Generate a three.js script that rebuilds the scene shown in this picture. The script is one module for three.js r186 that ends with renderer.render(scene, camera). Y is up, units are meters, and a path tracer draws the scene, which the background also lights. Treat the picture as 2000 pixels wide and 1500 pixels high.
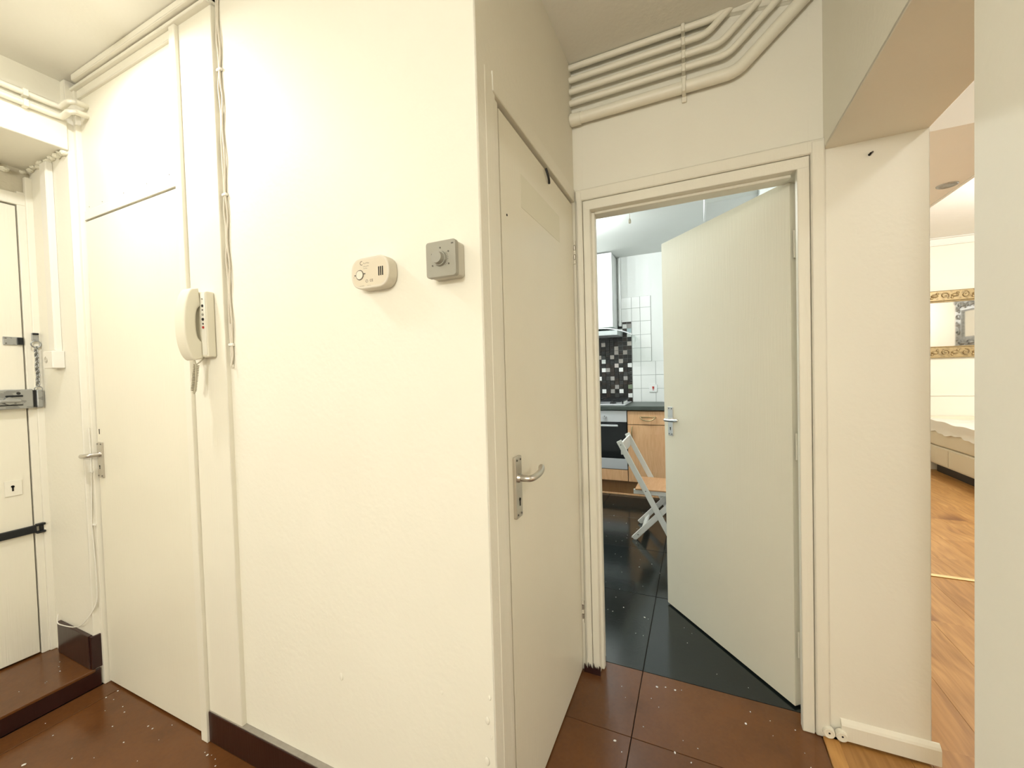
import * as THREE from 'three';
import { RoundedBoxGeometry } from 'three/addons/geometries/RoundedBoxGeometry.js';
import { mergeGeometries } from 'three/addons/utils/BufferGeometryUtils.js';
import { RectAreaLightUniformsLib } from 'three/addons/lights/RectAreaLightUniformsLib.js';
RectAreaLightUniformsLib.init();

// ---------------------------------------------------------------- camera, exposure, lights
const scene = new THREE.Scene();
scene.background = new THREE.Color(0x000000);
const D2R = Math.PI / 180;
const camera = new THREE.PerspectiveCamera(86.64, 2000 / 1500, 0.02, 60);
camera.position.set(0, 1.3, 0);
camera.rotation.order = 'YXZ';
camera.rotation.set(-1.383 * D2R, 24.347 * D2R, -1.592 * D2R);
const renderer = new THREE.WebGLRenderer({ antialias: true });
renderer.toneMapping = THREE.LinearToneMapping;
renderer.toneMappingExposure = 0.95;
renderer.shadowMap.enabled = true;

const WARM = [1.0, 1.0, 1.0];
const LIGHT = {
  hall: { color: WARM, power: 400, pos: [-1.78, H0(), -0.52] },  // out of view, lights the left cupboard and the alarm wall
  passage: { color: WARM, power: 6.9, pos: [-0.42, 2.1, 1.95] },  // added fill behind the camera, evens out the hall
  kitchen: { color: [0.95, 1.0, 0.99], power: 1.6 },
  livingNear: { color: WARM, power: 0.75, pos: [1.25, 2.5, -1.15] },  // out of view, lights the stub wall below the beam
  livingFarFill: { color: WARM, power: 9.5, pos: [2.9, 2.38, -4.2] },  // added fill that brightens the far bedroom
  livingSideFill: { color: WARM, power: 3.4, pos: [3.6, 2.3, -1.2] },  // added fill shining through the opening onto the cupboard wall
};
function H0() { return 2.585; }          // hall ceiling height

// ---------------------------------------------------------------- seeded random and noise
let seed = 12345;
const rnd = () => { seed = (seed * 1664525 + 1013904223) >>> 0; return seed / 4294967296; };
const rr = (a, b) => a + (b - a) * rnd();
function hash2(x, y, s) { let h = (x * 374761393 + y * 668265263 + s * 2147483647) | 0; h = Math.imul(h ^ (h >>> 13), 1274126177); return ((h ^ (h >>> 16)) >>> 0) / 4294967296; }
function vnoise(x, y, per, s) {                       // tileable value noise
  const xi = Math.floor(x), yi = Math.floor(y), fx = x - xi, fy = y - yi;
  const m = (a) => ((a % per) + per) % per;
  const sx = fx * fx * (3 - 2 * fx), sy = fy * fy * (3 - 2 * fy);
  const a = hash2(m(xi), m(yi), s), b = hash2(m(xi + 1), m(yi), s), c = hash2(m(xi), m(yi + 1), s), d = hash2(m(xi + 1), m(yi + 1), s);
  return a + (b - a) * sx + (c - a) * sy + (a - b - c + d) * sx * sy;
}
function fbm(u, v, per, oct, s) { let r = 0, a = 0.5, p = per; for (let i = 0; i < oct; i++) { r += a * vnoise(u * p, v * p, p, s + i); a *= 0.5; p *= 2; } return r; }
function dataTex(n, fn, srgb, repeat = 1) {
  const d = new Uint8Array(n * n * 4);
  for (let y = 0; y < n; y++) for (let x = 0; x < n; x++) {
    const c = fn(x / n, y / n), i = (y * n + x) * 4;
    for (let k = 0; k < 3; k++) d[i + k] = Math.max(0, Math.min(255, Math.round(c[k] * 255)));
    d[i + 3] = 255;
  }
  const t = new THREE.DataTexture(d, n, n); t.wrapS = t.wrapT = THREE.RepeatWrapping; t.magFilter = THREE.LinearFilter; t.minFilter = THREE.LinearFilter;
  if (srgb) t.colorSpace = THREE.SRGBColorSpace; t.repeat.set(repeat, repeat); t.needsUpdate = true; return t;
}
const mix = (a, b, t) => a + (b - a) * t;
const g3 = (v) => [v, v, v];

// ---------------------------------------------------------------- textures (uv are metres everywhere)
const bumpPlaster = dataTex(512, (u, v) => g3(0.55 * fbm(u, v, 6, 3, 1) + 0.45 * fbm(u, v, 48, 3, 7)), false, 1 / 0.6);
const bumpBrush = dataTex(512, (u, v) => g3(0.5 * fbm(u * 1, v, 5, 2, 11) + 0.5 * vnoise(u * 160, v * 5, 160, 21)), false, 1 / 0.5);
const tonePlaster = dataTex(512, (u, v) => { const n = fbm(u, v, 5, 5, 31); const k = 0.965 + 0.05 * n; return [k, k * (0.995 + 0.006 * n), k * (0.985 + 0.02 * n)]; }, false, 1 / 1.3);
const toneTile = dataTex(512, (u, v) => { const n = fbm(u, v, 7, 5, 41), f = fbm(u, v, 90, 2, 51); const k = 0.72 + 0.42 * n + 0.18 * (f - 0.4); return [k, k * 0.99, k * 0.97]; }, false, 1 / 0.8);
const roughTile = dataTex(512, (u, v) => { const n = fbm(u, v, 5, 5, 61), f = fbm(u, v, 60, 2, 71); return g3(0.74 + 0.26 * n + 0.14 * (f - 0.4)); }, false, 1 / 0.9);
const bumpTile = dataTex(512, (u, v) => g3(0.6 * fbm(u, v, 9, 3, 81) + 0.4 * fbm(u, v, 70, 2, 83)), false, 1 / 0.7);
function grain(u, v, s, stretch) {                    // wood grain running along v
  const w = fbm(u, v, 3, 3, s) * 1.4;
  const l = vnoise(u * 56 + w * 5, v * stretch, 56, s + 5);
  const f = vnoise(u * 170, v * stretch * 2, 170, s + 9);
  return [l, f, w];
}
const oakMap = dataTex(1024, (u, v) => { const [l, f, w] = grain(u, v, 101, 6); const k = 0.5 * l + 0.25 * f + 0.35 * w; const kn = Math.pow(Math.max(0, vnoise(u * 6, v * 3, 6, 131) - 0.62) * 2.4, 1.5); return [mix(0.84, 0.62, k) - 0.3 * kn, mix(0.65, 0.44, k) - 0.3 * kn, mix(0.40, 0.22, k) - 0.2 * kn]; }, true, 1 / 0.9);
const beechMap = dataTex(512, (u, v) => { const [l, f, w] = grain(u, v, 151, 5); const k = 0.4 * l + 0.3 * f + 0.3 * w; return [mix(0.93, 0.83, k), mix(0.76, 0.62, k), mix(0.58, 0.44, k)]; }, true, 1 / 0.5);
const bumpFabric = dataTex(256, (u, v) => g3(0.5 + 0.25 * Math.sin(u * 256 * 0.9) * Math.sin(v * 256 * 0.9) + 0.4 * (fbm(u, v, 6, 3, 171) - 0.5)), false, 1 / 0.3);
const steelMap = dataTex(256, (u, v) => g3(0.8 + 0.2 * vnoise(u * 4, v * 128, 128, 181)), false, 1 / 0.3);
const flakeMap = dataTex(256, (u, v) => { const n = fbm(u, v, 10, 4, 191); const k = n > 0.53 ? 0.72 : 1; return g3(k); }, false, 1 / 0.2);

// ---------------------------------------------------------------- materials
const lin = (r, g, b) => new THREE.Color().setRGB(r, g, b);
const std = (o) => new THREE.MeshStandardMaterial(o);
const M = {
  plaster: std({ color: lin(0.87, 0.838, 0.72), roughness: 0.62, map: tonePlaster, bumpMap: bumpPlaster, bumpScale: 0.0011 }),
  ceiling: std({ color: lin(0.86, 0.835, 0.74), roughness: 0.9, map: tonePlaster, bumpMap: bumpPlaster, bumpScale: 0.0012 }),
  gloss: std({ color: lin(0.87, 0.835, 0.71), roughness: 0.34, map: tonePlaster, bumpMap: bumpBrush, bumpScale: 0.0005 }),
  door: std({ color: lin(0.86, 0.82, 0.68), roughness: 0.36, map: tonePlaster, bumpMap: bumpBrush, bumpScale: 0.0005 }),
  pipe: std({ color: lin(0.86, 0.82, 0.68), roughness: 0.4, bumpMap: bumpPlaster, bumpScale: 0.0006 }),
  patch: std({ color: lin(0.80, 0.77, 0.62), roughness: 0.7, bumpMap: bumpPlaster, bumpScale: 0.0006 }),
  maroon: std({ color: lin(0.030, 0.0065, 0.0045), roughness: 0.3, map: toneTile, bumpMap: bumpBrush, bumpScale: 0.0004 }),
  ledgeGrey: std({ color: lin(0.34, 0.31, 0.26), roughness: 0.6, map: toneTile }),
  brownTile: std({ color: lin(0.145, 0.054, 0.014), roughness: 0.24, roughnessMap: roughTile, map: toneTile, bumpMap: bumpTile, bumpScale: 0.00035 }),
  brownTileB: std({ color: lin(0.136, 0.052, 0.015), roughness: 0.25, roughnessMap: roughTile, map: toneTile, bumpMap: bumpTile, bumpScale: 0.00035 }),
  darkTile: std({ color: lin(0.010, 0.015, 0.015), roughness: 0.17, roughnessMap: roughTile, map: toneTile, bumpMap: bumpTile, bumpScale: 0.00035 }),
  darkTileB: std({ color: lin(0.012, 0.015, 0.013), roughness: 0.18, roughnessMap: roughTile, map: toneTile, bumpMap: bumpTile, bumpScale: 0.00035 }),
  joint: std({ color: lin(0.012, 0.008, 0.006), roughness: 0.8 }),
  fleck: std({ color: lin(0.78, 0.75, 0.68), roughness: 0.7 }),
  oak: std({ color: lin(0.95, 0.95, 0.95), roughness: 0.38, map: oakMap }),
  oakB: std({ color: lin(0.84, 0.80, 0.74), roughness: 0.4, map: oakMap }),
  oakTrim: std({ color: lin(0.98, 0.93, 0.82), roughness: 0.4, map: oakMap }),
  brass: std({ color: lin(0.80, 0.66, 0.36), roughness: 0.3, metalness: 1 }),
  aluminium: std({ color: lin(0.62, 0.59, 0.54), roughness: 0.36, metalness: 1, roughnessMap: steelMap }),
  chrome: std({ color: lin(0.78, 0.78, 0.78), roughness: 0.14, metalness: 1 }),
  oldSteel: std({ color: lin(0.42, 0.43, 0.42), roughness: 0.45, metalness: 0.8, map: flakeMap }),
  black: std({ color: lin(0.012, 0.012, 0.012), roughness: 0.45 }),
  hole: std({ color: lin(0.01, 0.008, 0.006), roughness: 0.9 }),
  blackMetal: std({ color: lin(0.014, 0.016, 0.018), roughness: 0.35, metalness: 0.3 }),
  cream: std({ color: lin(0.78, 0.74, 0.60), roughness: 0.42 }),
  creamLight: std({ color: lin(0.84, 0.82, 0.72), roughness: 0.45 }),
  creamInset: std({ color: lin(0.50, 0.46, 0.34), roughness: 0.5 }),
  whitePlastic: std({ color: lin(0.82, 0.79, 0.70), roughness: 0.4 }),
  alarm: std({ color: lin(0.72, 0.66, 0.54), roughness: 0.5 }),
  alarmButton: std({ color: lin(0.80, 0.74, 0.62), roughness: 0.4 }),
  print: std({ color: lin(0.12, 0.11, 0.09), roughness: 0.7 }),
  greyPlastic: std({ color: lin(0.36, 0.345, 0.28), roughness: 0.5 }),
  greyPlasticLight: std({ color: lin(0.56, 0.53, 0.44), roughness: 0.5 }),
  greyKnob: std({ color: lin(0.36, 0.35, 0.295), roughness: 0.45 }),
  cable: std({ color: lin(0.68, 0.62, 0.50), roughness: 0.5 }),
  whiteCable: std({ color: lin(0.82, 0.79, 0.70), roughness: 0.5 }),
  kitchenWall: std({ color: lin(0.80, 0.82, 0.80), roughness: 0.6, map: tonePlaster, bumpMap: bumpPlaster, bumpScale: 0.001 }),
  kitchenCeil: std({ color: lin(0.74, 0.76, 0.73), roughness: 0.85, map: tonePlaster }),
  tile: std({ color: lin(0.84, 0.85, 0.83), roughness: 0.16 }),
  grout: std({ color: lin(0.40, 0.41, 0.40), roughness: 0.9 }),
  mosaicGrout: std({ color: lin(0.03, 0.026, 0.022), roughness: 0.9 }),
  mosaicBlack: std({ color: lin(0.010, 0.009, 0.008), roughness: 0.3 }),
  mosaicBrown: std({ color: lin(0.024, 0.015, 0.010), roughness: 0.32 }),
  mosaicSlate: std({ color: lin(0.040, 0.040, 0.038), roughness: 0.25 }),
  mosaicGrey: std({ color: lin(0.33, 0.31, 0.29), roughness: 0.25 }),
  mosaicPale: std({ color: lin(0.56, 0.50, 0.46), roughness: 0.25 }),
  mosaicWhite: std({ color: lin(0.82, 0.82, 0.80), roughness: 0.18 }),
  mosaicBlue: std({ color: lin(0.42, 0.52, 0.54), roughness: 0.18 }),
  mosaicGreen: std({ color: lin(0.22, 0.27, 0.18), roughness: 0.25 }),
  beech: std({ color: lin(1, 1, 1), roughness: 0.42, map: beechMap }),
  seatWood: std({ color: lin(0.78, 0.74, 0.70), roughness: 0.45, map: beechMap }),
  beechDark: std({ color: lin(0.42, 0.34, 0.24), roughness: 0.5, map: beechMap }),
  worktop: std({ color: lin(0.055, 0.07, 0.06), roughness: 0.38, map: toneTile }),
  steel: std({ color: lin(0.66, 0.67, 0.69), roughness: 0.4, metalness: 0.35, roughnessMap: steelMap }),
  ovenGlass: std({ color: lin(0.008, 0.009, 0.010), roughness: 0.06 }),
  bronze: std({ color: lin(0.46, 0.36, 0.20), roughness: 0.32, metalness: 0.9 }),
  whiteUnit: std({ color: lin(0.84, 0.85, 0.84), roughness: 0.3 }),
  glass: new THREE.MeshPhysicalMaterial({ color: lin(0.92, 0.97, 0.95), roughness: 0.04, transmission: 1, thickness: 0, ior: 1.5 }),
  red: std({ color: lin(0.45, 0.03, 0.02), roughness: 0.4 }),
  chairWood: std({ color: lin(0.82, 0.81, 0.76), roughness: 0.42, bumpMap: bumpBrush, bumpScale: 0.0003 }),
  fabric: std({ color: lin(0.80, 0.74, 0.58), roughness: 0.92, bumpMap: bumpFabric, bumpScale: 0.002 }),
  sheet: std({ color: lin(0.86, 0.84, 0.76), roughness: 0.95, bumpMap: bumpFabric, bumpScale: 0.002 }),
  livingWall: std({ color: lin(0.84, 0.81, 0.69), roughness: 0.7, map: tonePlaster }),
  livingCeil: std({ color: lin(0.84, 0.81, 0.74), roughness: 0.85, map: tonePlaster }),
  gilt: std({ color: lin(0.40, 0.30, 0.15), roughness: 0.42, metalness: 0.5, map: flakeMap }),
  silverGilt: std({ color: lin(0.26, 0.26, 0.23), roughness: 0.4, metalness: 0.5, map: flakeMap }),
  mirror: std({ color: lin(0.86, 0.86, 0.84), roughness: 0.03, metalness: 1 }),
  rubble: std({ color: lin(0.62, 0.57, 0.44), roughness: 0.9, bumpMap: bumpPlaster, bumpScale: 0.006 }),
};
function glow(color, k) { return std({ color: lin(0.9, 0.9, 0.9), emissive: lin(...color), emissiveIntensity: k, roughness: 0.5 }); }

// ---------------------------------------------------------------- geometry helpers
function uvMetres(g) {                               // box-projected uv in metres
  if (g.index) g = g.toNonIndexed();
  const p = g.attributes.position, n = g.attributes.normal, uv = new Float32Array(p.count * 2);
  for (let i = 0; i < p.count; i++) {
    const ax = Math.abs(n.getX(i)), ay = Math.abs(n.getY(i)), az = Math.abs(n.getZ(i));
    let u, v;
    if (ay >= ax && ay >= az) { u = p.getX(i); v = p.getZ(i); } else if (ax >= az) { u = p.getZ(i); v = p.getY(i); } else { u = p.getX(i); v = p.getY(i); }
    uv[2 * i] = u; uv[2 * i + 1] = v;
  }
  g.setAttribute('uv', new THREE.BufferAttribute(uv, 2));
  for (const k of Object.keys(g.attributes)) if (!['position', 'normal', 'uv'].includes(k)) g.deleteAttribute(k);
  return g;
}
// box given by its limits; r = edge radius
function bx(x0, x1, y0, y1, z0, z1, r = 0) {
  const w = Math.abs(x1 - x0), h = Math.abs(y1 - y0), d = Math.abs(z1 - z0);
  const g = r ? new RoundedBoxGeometry(w, h, d, r > 0.006 ? 3 : 1, Math.min(r, w / 2.05, h / 2.05, d / 2.05)) : new THREE.BoxGeometry(w, h, d);
  g.translate((x0 + x1) / 2, (y0 + y1) / 2, (z0 + z1) / 2); return g;
}
const V = (x, y, z) => new THREE.Vector3(x, y, z);
function tube(pts, r, seg = 40, rad = 8, tension = 0.5, closed = false) {
  const c = new THREE.CatmullRomCurve3(pts.map((p) => (p.isVector3 ? p : V(...p))), closed, 'catmullrom', tension);
  return new THREE.TubeGeometry(c, seg, r, rad, closed);
}
// pipe through straight legs with rounded elbows
function elbowPipe(pts, r, bend, rad = 14) {
  const P = pts.map((p) => V(...p)); const path = new THREE.CurvePath(); let prev = P[0].clone();
  for (let i = 1; i < P.length; i++) {
    if (i === P.length - 1) { path.add(new THREE.LineCurve3(prev, P[i])); break; }
    const a = P[i].clone().sub(P[i - 1]).normalize(), b = P[i + 1].clone().sub(P[i]).normalize();
    const s = P[i].clone().addScaledVector(a, -bend), e = P[i].clone().addScaledVector(b, bend);
    path.add(new THREE.LineCurve3(prev, s)); path.add(new THREE.QuadraticBezierCurve3(s, P[i], e)); prev = e;
  }
  return new THREE.TubeGeometry(path, 60, r, rad, false);
}
function cyl(r0, r1, h, seg = 24) { return new THREE.CylinderGeometry(r1, r0, h, seg); }
function cylZ(x, y, z0, z1, r0, r1 = r0, seg = 24) { const g = new THREE.CylinderGeometry(r1, r0, Math.abs(z1 - z0), seg); g.rotateX(Math.PI / 2); g.translate(x, y, (z0 + z1) / 2); return g; }
function cylX(x0, x1, y, z, r0, r1 = r0, seg = 24) { const g = new THREE.CylinderGeometry(r1, r0, Math.abs(x1 - x0), seg); g.rotateZ(-Math.PI / 2); g.translate((x0 + x1) / 2, y, z); return g; }
function sph(x, y, z, r, sx = 1, sy = 1, sz = 1, seg = 14) { const g = new THREE.SphereGeometry(r, seg, Math.max(6, seg - 4)); g.scale(sx, sy, sz); g.translate(x, y, z); return g; }
function extrude(shape, depth, bevel = 0, seg = 2, curve = 16) { return new THREE.ExtrudeGeometry(shape, { depth, bevelEnabled: bevel > 0, bevelSize: bevel, bevelThickness: bevel, bevelSegments: seg, curveSegments: curve }); }
function poly(pts) { const s = new THREE.Shape(); pts.forEach(([x, y], i) => (i ? s.lineTo(x, y) : s.moveTo(x, y))); s.closePath(); return s; }
function rrect(x0, x1, y0, y1, r) {
  const s = new THREE.Shape(); s.moveTo(x0 + r, y0); s.lineTo(x1 - r, y0); s.quadraticCurveTo(x1, y0, x1, y0 + r); s.lineTo(x1, y1 - r); s.quadraticCurveTo(x1, y1, x1 - r, y1);
  s.lineTo(x0 + r, y1); s.quadraticCurveTo(x0, y1, x0, y1 - r); s.lineTo(x0, y0 + r); s.quadraticCurveTo(x0, y0, x0 + r, y0); return s;
}
function mergeAll(list) {
  const L = (Array.isArray(list) ? list : [list]).map((g) => uvMetres(g));
  return L.length === 1 ? L[0] : mergeGeometries(L);
}

// ---------------------------------------------------------------- object helpers
const used = {};
function numbered(n) { if (used[n] === undefined) { used[n] = 0; return n; } used[n]++; return n + '_' + String(used[n]).padStart(3, '0'); }
function mesh(geoms, mat) { const m = new THREE.Mesh(mergeAll(geoms), mat); m.castShadow = m.receiveShadow = true; return m; }
function tag(o, label, category, group, kind) { o.userData.label = label; o.userData.category = category; if (group) o.userData.group = group; if (kind) o.userData.kind = kind; return o; }
function part(parent, name, geoms, mat, label) { const m = mesh(geoms, mat); m.name = name; if (label) m.userData.label = label; parent.add(m); return m; }
function thing(name, label, category, pos = [0, 0, 0], group, kind) { const o = new THREE.Group(); o.name = numbered(name); o.position.set(...pos); tag(o, label, category, group, kind); scene.add(o); return o; }
function single(name, geoms, mat, label, category, group, kind) { const m = mesh(geoms, mat); m.name = numbered(name); tag(m, label, category, group, kind); scene.add(m); return m; }
const structure = (name, geoms, mat, label, category) => { const m = mesh(geoms, mat); m.name = name; tag(m, label, category, null, 'structure'); scene.add(m); return m; };
const structGroup = (name, label, category, pos = [0, 0, 0]) => { const o = new THREE.Group(); o.name = name; o.position.set(...pos); tag(o, label, category, null, 'structure'); scene.add(o); return o; };

// ---------------------------------------------------------------- key planes (metres)
const H = 2.585;                        // hall ceiling
const XL = -2.378, XD = -2.755;         // lintel face / front door face on the left
const ZW = -0.870;                      // plaster of the alarm wall
const XC = -0.464;                      // corner, cupboard wall
const ZK = -1.720;                      // wall with the kitchen door
const XB0 = 0.408, XB1 = 0.677;         // thick wall towards the bedroom
const ZN = -0.907;                      // near end of the opening
const ZR = 2.80;                        // unseen wall behind the camera, set back to even out the light
const ZT = -1.797;                      // threshold line
const YB = 2.032;                       // underside of the beam

// ================================================================ SETTING: hall shell
structure('ceiling', [bx(XD - 0.2, XB0 + 0.02, H, H + 0.12, ZK - 0.1, ZR + 0.12)], M.ceiling, 'white painted hall ceiling above the alarm wall', 'ceiling');
const floor = structure('floor', [bx(-2.45, 0.392, -0.14, -0.006, ZT, ZR + 0.1)], M.joint, 'dark brown tiled hall floor scattered with paint flecks', 'floor');
{
  const xs = [-2.376, -2.27, -0.849, -0.229, 0.384], zs = [ZT, -1.449, -0.876, -0.209, 0.411, 1.031, 1.651, 2.271, ZR];
  for (let i = 0; i < xs.length - 1; i++) for (let j = 0; j < zs.length - 1; j++) {
    const g = 0.0014; part(floor, 'floor_tile', bx(xs[i] + g, xs[i + 1] - g, -0.012, rr(-0.0004, 0.0004), zs[j] + g, zs[j + 1] - g, 0.0012), (i + j) % 2 ? M.brownTile : M.brownTileB);
  }
}
// alarm wall (right of the cupboard with the entry phone)
structure('wall_alarm', [bx(-1.62, XC, 0, H, ZW, ZW - 0.1, 0.004)], M.plaster, 'long cream plaster wall carrying the alarm and thermostat', 'wall');
{
  const w = scene.getObjectByName('wall_alarm');
  for (const [x, y, r] of [[-0.478, 0.50, 0.006], [-0.486, 0.44, 0.009], [-0.476, 0.40, 0.005], [-0.49, 0.335, 0.010], [-0.484, 0.29, 0.005], [-0.482, 0.255, 0.006], [-0.481, 0.205, 0.004], [-0.62, 0.47, 0.005], [-0.98, 0.41, 0.010]]) part(w, 'paint_blister', sph(x, y, ZW, r, 0.7, 1.2, 0.28, 12), M.plaster);
}
// cupboard wall seen edge on, round its door opening
const zc0 = -1.000, zc1 = -1.712, yc = 2.018;
structure('wall_cupboard', [
  bx(XC - 0.1, XC - 0.0006, 0, yc + 0.05, ZW - 0.06, zc0 + 0.042), bx(XC - 0.1, XC - 0.0006, yc + 0.045, H, ZW - 0.06, ZK),
  bx(XC - 0.30, XC - 0.16, 0, H, ZW - 0.1, ZK - 0.05)], M.plaster, 'narrow cream wall around the plain cupboard door in the passage', 'wall');
// wall with kitchen door
const kx0 = -0.3946, kx1 = 0.3274, ky = 1.978;
structure('wall_kitchen_door', [
  bx(XC - 0.3, kx0 - 0.028, 0, H, ZK, ZK - 0.11), bx(kx1 + 0.036, XB0 - 0.001, 0, H, ZK, ZK - 0.11),
  bx(kx0 - 0.028, kx1 + 0.036, ky + 0.036, H, ZK - 0.0005, ZK - 0.1095)], M.plaster, 'cream wall around the open kitchen door below the pipes', 'wall');
// thick wall to the bedroom: far stub, beam over the opening, near nib
structure('wall_stub', [bx(XB0, XB1, 0, YB + 0.01, ZK, -4.95, 0.003)], M.plaster, 'cream stub wall between kitchen door and bedroom opening', 'wall');
structure('wall_beam', [bx(XB0 - 0.003, XB1, YB, 2.85, ZN - 0.01, -4.95, 0.006)], M.plaster, 'cream painted beam running over the bedroom opening', 'wall');
structure('wall_nib', [bx(XB0, XB1, 0, 2.85, ZN, ZR + 0.12, 0.004)], M.plaster, 'near cream wall end at the right edge of the picture', 'wall');
structure('wall_rear', [bx(XD - 0.3, XB1, 0, H, ZR, ZR + 0.12)], M.plaster, 'unseen cream hall wall opposite the alarm wall', 'wall');
// left side: lintel beam, recess side wall, recess ceiling, front door wall
structure('wall_lintel', [bx(XL, XD - 0.02, 2.287, 2.47, -0.822, ZR, 0.004), bx(XL - 0.045, XD - 0.02, 2.465, H, -0.822, ZR)], M.plaster, 'cream lintel above the front door recess', 'wall');
structure('wall_recess', [bx(XD - 0.1, -2.386, 0, H, -0.820, -1.0, 0.004)], M.plaster, 'narrow cream side wall of the front door recess', 'wall');
structure('wall_front', [bx(XD - 0.14, XD - 0.012, 2.165, H, -0.82, ZR), bx(XD - 0.14, XD - 0.02, 0, 2.2, 0.06, 0.2)], M.rubble, 'patched plaster above the front door', 'wall');
structure('wall_recess_rear', [bx(XD - 0.1, XL, 0, 2.30, 0.10, ZR + 0.1)], M.plaster, 'cream wall end on the camera side of the recess', 'wall');
// cracked plaster chips at the recess corner
{
  const t = thing('plaster_chips', 'broken plaster edge under the lintel beside the white trunking', 'plaster', [0, 0, 0], null, 'stuff');
  const L = [];
  const put = (x, y, z, s) => { const g = new THREE.IcosahedronGeometry(s, 1); const p = g.attributes.position; for (let i = 0; i < p.count; i++) { const k = 0.75 + 0.5 * hash2(Math.round(p.getX(i) * 9e4), Math.round(p.getY(i) * 9e4), Math.round(p.getZ(i) * 9e4)); p.setXYZ(i, p.getX(i) * k, p.getY(i) * k * 0.7, p.getZ(i) * k); } g.computeVertexNormals(); g.translate(x, y, z); L.push(g); };
  for (let i = 0; i < 20; i++) put(mix(-2.395, -2.74, i / 19) + rr(-0.01, 0.01), 2.283 + rr(-0.010, 0.004), -0.815 + rr(-0.004, 0.008), rr(0.007, 0.015));
  for (let i = 0; i < 8; i++) put(XD + 0.012, 2.265 + rr(-0.02, 0.015), rr(-0.80, -0.5), rr(0.008, 0.018));
  part(t, 'plaster_chip', L, M.patch);
}

// step in front of the front door
const step = structGroup('trim_1', 'dark brown raised step below the front door', 'step');
part(step, 'riser', bx(XL - 0.03, XL, 0, 0.075, -0.838, ZR, 0.003), M.maroon);
part(step, 'tread', bx(XL + 0.002, XD - 0.05, 0.066, 0.08, -0.82, ZR, 0.004), M.brownTile);

// baseboards
function skirting(name, label, geoms, ledge) { const s = structGroup(name, label, 'baseboard'); part(s, 'board', geoms, M.maroon); if (ledge) part(s, 'grey_top_edge', ledge, M.ledgeGrey, 'grey top edge'); return s; }  // ledge is a grey strip, paler than the board
skirting('baseboard_alarm', 'dark maroon baseboard along the alarm wall', bx(-1.628, XC + 0.002, 0, 0.110, ZW, -0.850, 0.002), bx(-1.627, XC, 0.1095, 0.1145, ZW, -0.852, 0.0015));
skirting('baseboard_recess', 'dark maroon baseboard inside the front door recess', [bx(-2.69, -2.392, 0.08, 0.225, -0.82, -0.806, 0.003), bx(-2.395, -2.386 + 0.008, 0.08, 0.222, -0.81, -0.846, 0.002)]);
{
  const s = structGroup('baseboard_stub', 'white moulded baseboard under the stub wall by the bedroom', 'baseboard');
  const p = poly([[0, 0], [0.016, 0], [0.016, 0.05], [0.012, 0.057], [0.004, 0.064], [0, 0.066]]);
  const g = extrude(p, XB1 - XB0 + 0.018 - 0.03); g.rotateY(-Math.PI / 2); g.translate(XB1 + 0.018, 0.010, ZK);
  part(s, 'board', g, M.gloss);
}
// jagged dark paint edge at foot of the passage corner
{
  const s = new THREE.Shape(); const a = -0.462, b = kx0 + 0.004; s.moveTo(a, 0); s.lineTo(b, 0); let x = b; s.lineTo(b, 0.035);
  for (let i = 0; i < 9; i++) { x -= (b - a) / 9; s.lineTo(x + 0.002, rr(0.022, 0.05)); s.lineTo(x, rr(0.012, 0.035)); } s.closePath();
  const g = extrude(s, 0.0035); g.translate(0, 0, ZK + 0.0185);
  structure('trim_2', g, M.maroon, 'ragged dark paint line at the foot of the kitchen door post', 'trim');
}

// ================================================================ cupboard front with entry phone (left)
const zj = -0.842, zp = -0.854, zd = -0.858;
const frame1 = structGroup('trim_3', 'cream timber framing around the left cupboard door and top panel', 'door frame');
part(frame1, 'post', bx(-1.625, -1.440, 0.112, H, zp, ZW - 0.02, 0.003), M.gloss);
part(frame1, 'jamb', bx(-1.662, -1.625, 0, 2.546, zj, -0.90, 0.0025), M.gloss);
part(frame1, 'jamb', bx(-2.388, -2.366, 0, 2.546, zj, -0.90, 0.0025), M.gloss);
part(frame1, 'head', bx(-2.392, -1.440, 2.544, 2.556, -0.836, -0.90, 0.002), M.gloss);
part(frame1, 'head_bead', bx(-2.366, -1.66, 2.512, 2.545, -0.849, -0.90, 0.003), M.gloss);
part(frame1, 'transom', bx(-2.366, -1.66, 2.006, 2.044, -0.8555, -0.90, 0.002), M.gloss);
part(frame1, 'top_panel', bx(-2.37, -1.655, 2.035, 2.52, -0.8595, -0.90), M.door);
for (const x of [-2.33, -2.22, -2.05, -1.88, -1.73]) part(frame1, 'nail_head', cylZ(x, 2.058, -0.861, -0.8588, 0.0022, 0.002, 8), M.print);
structure('trim_4', [bx(-2.33, -1.44, 2.560, H, -0.822, -0.90, 0.003)], M.gloss, 'cream boxing strip under the ceiling above the cupboard', 'trim');
structure('wall_cupboard_rear', [bx(-2.6, -1.4, 0, H, -0.93, -1.03)], M.plaster, 'unseen panel behind the closed left cupboard', 'wall');  // out of view, keeps the closed cupboard light tight
const door1 = structGroup('door_1', 'flush cream cupboard door left of the entry phone', 'door');
part(door1, 'leaf', bx(-2.362, -1.666, 0.008, 2.000, zd, -0.895, 0.002), M.door);
function keyhole(x, y, z, s = 1) { const g = [cylZ(x, y + 0.004 * s, z, z + 0.0016, 0.0035 * s, 0.0035 * s, 12), bx(x - 0.0016 * s, x + 0.0016 * s, y - 0.009 * s, y + 0.003 * s, z, z + 0.0016)]; return g; }
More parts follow.
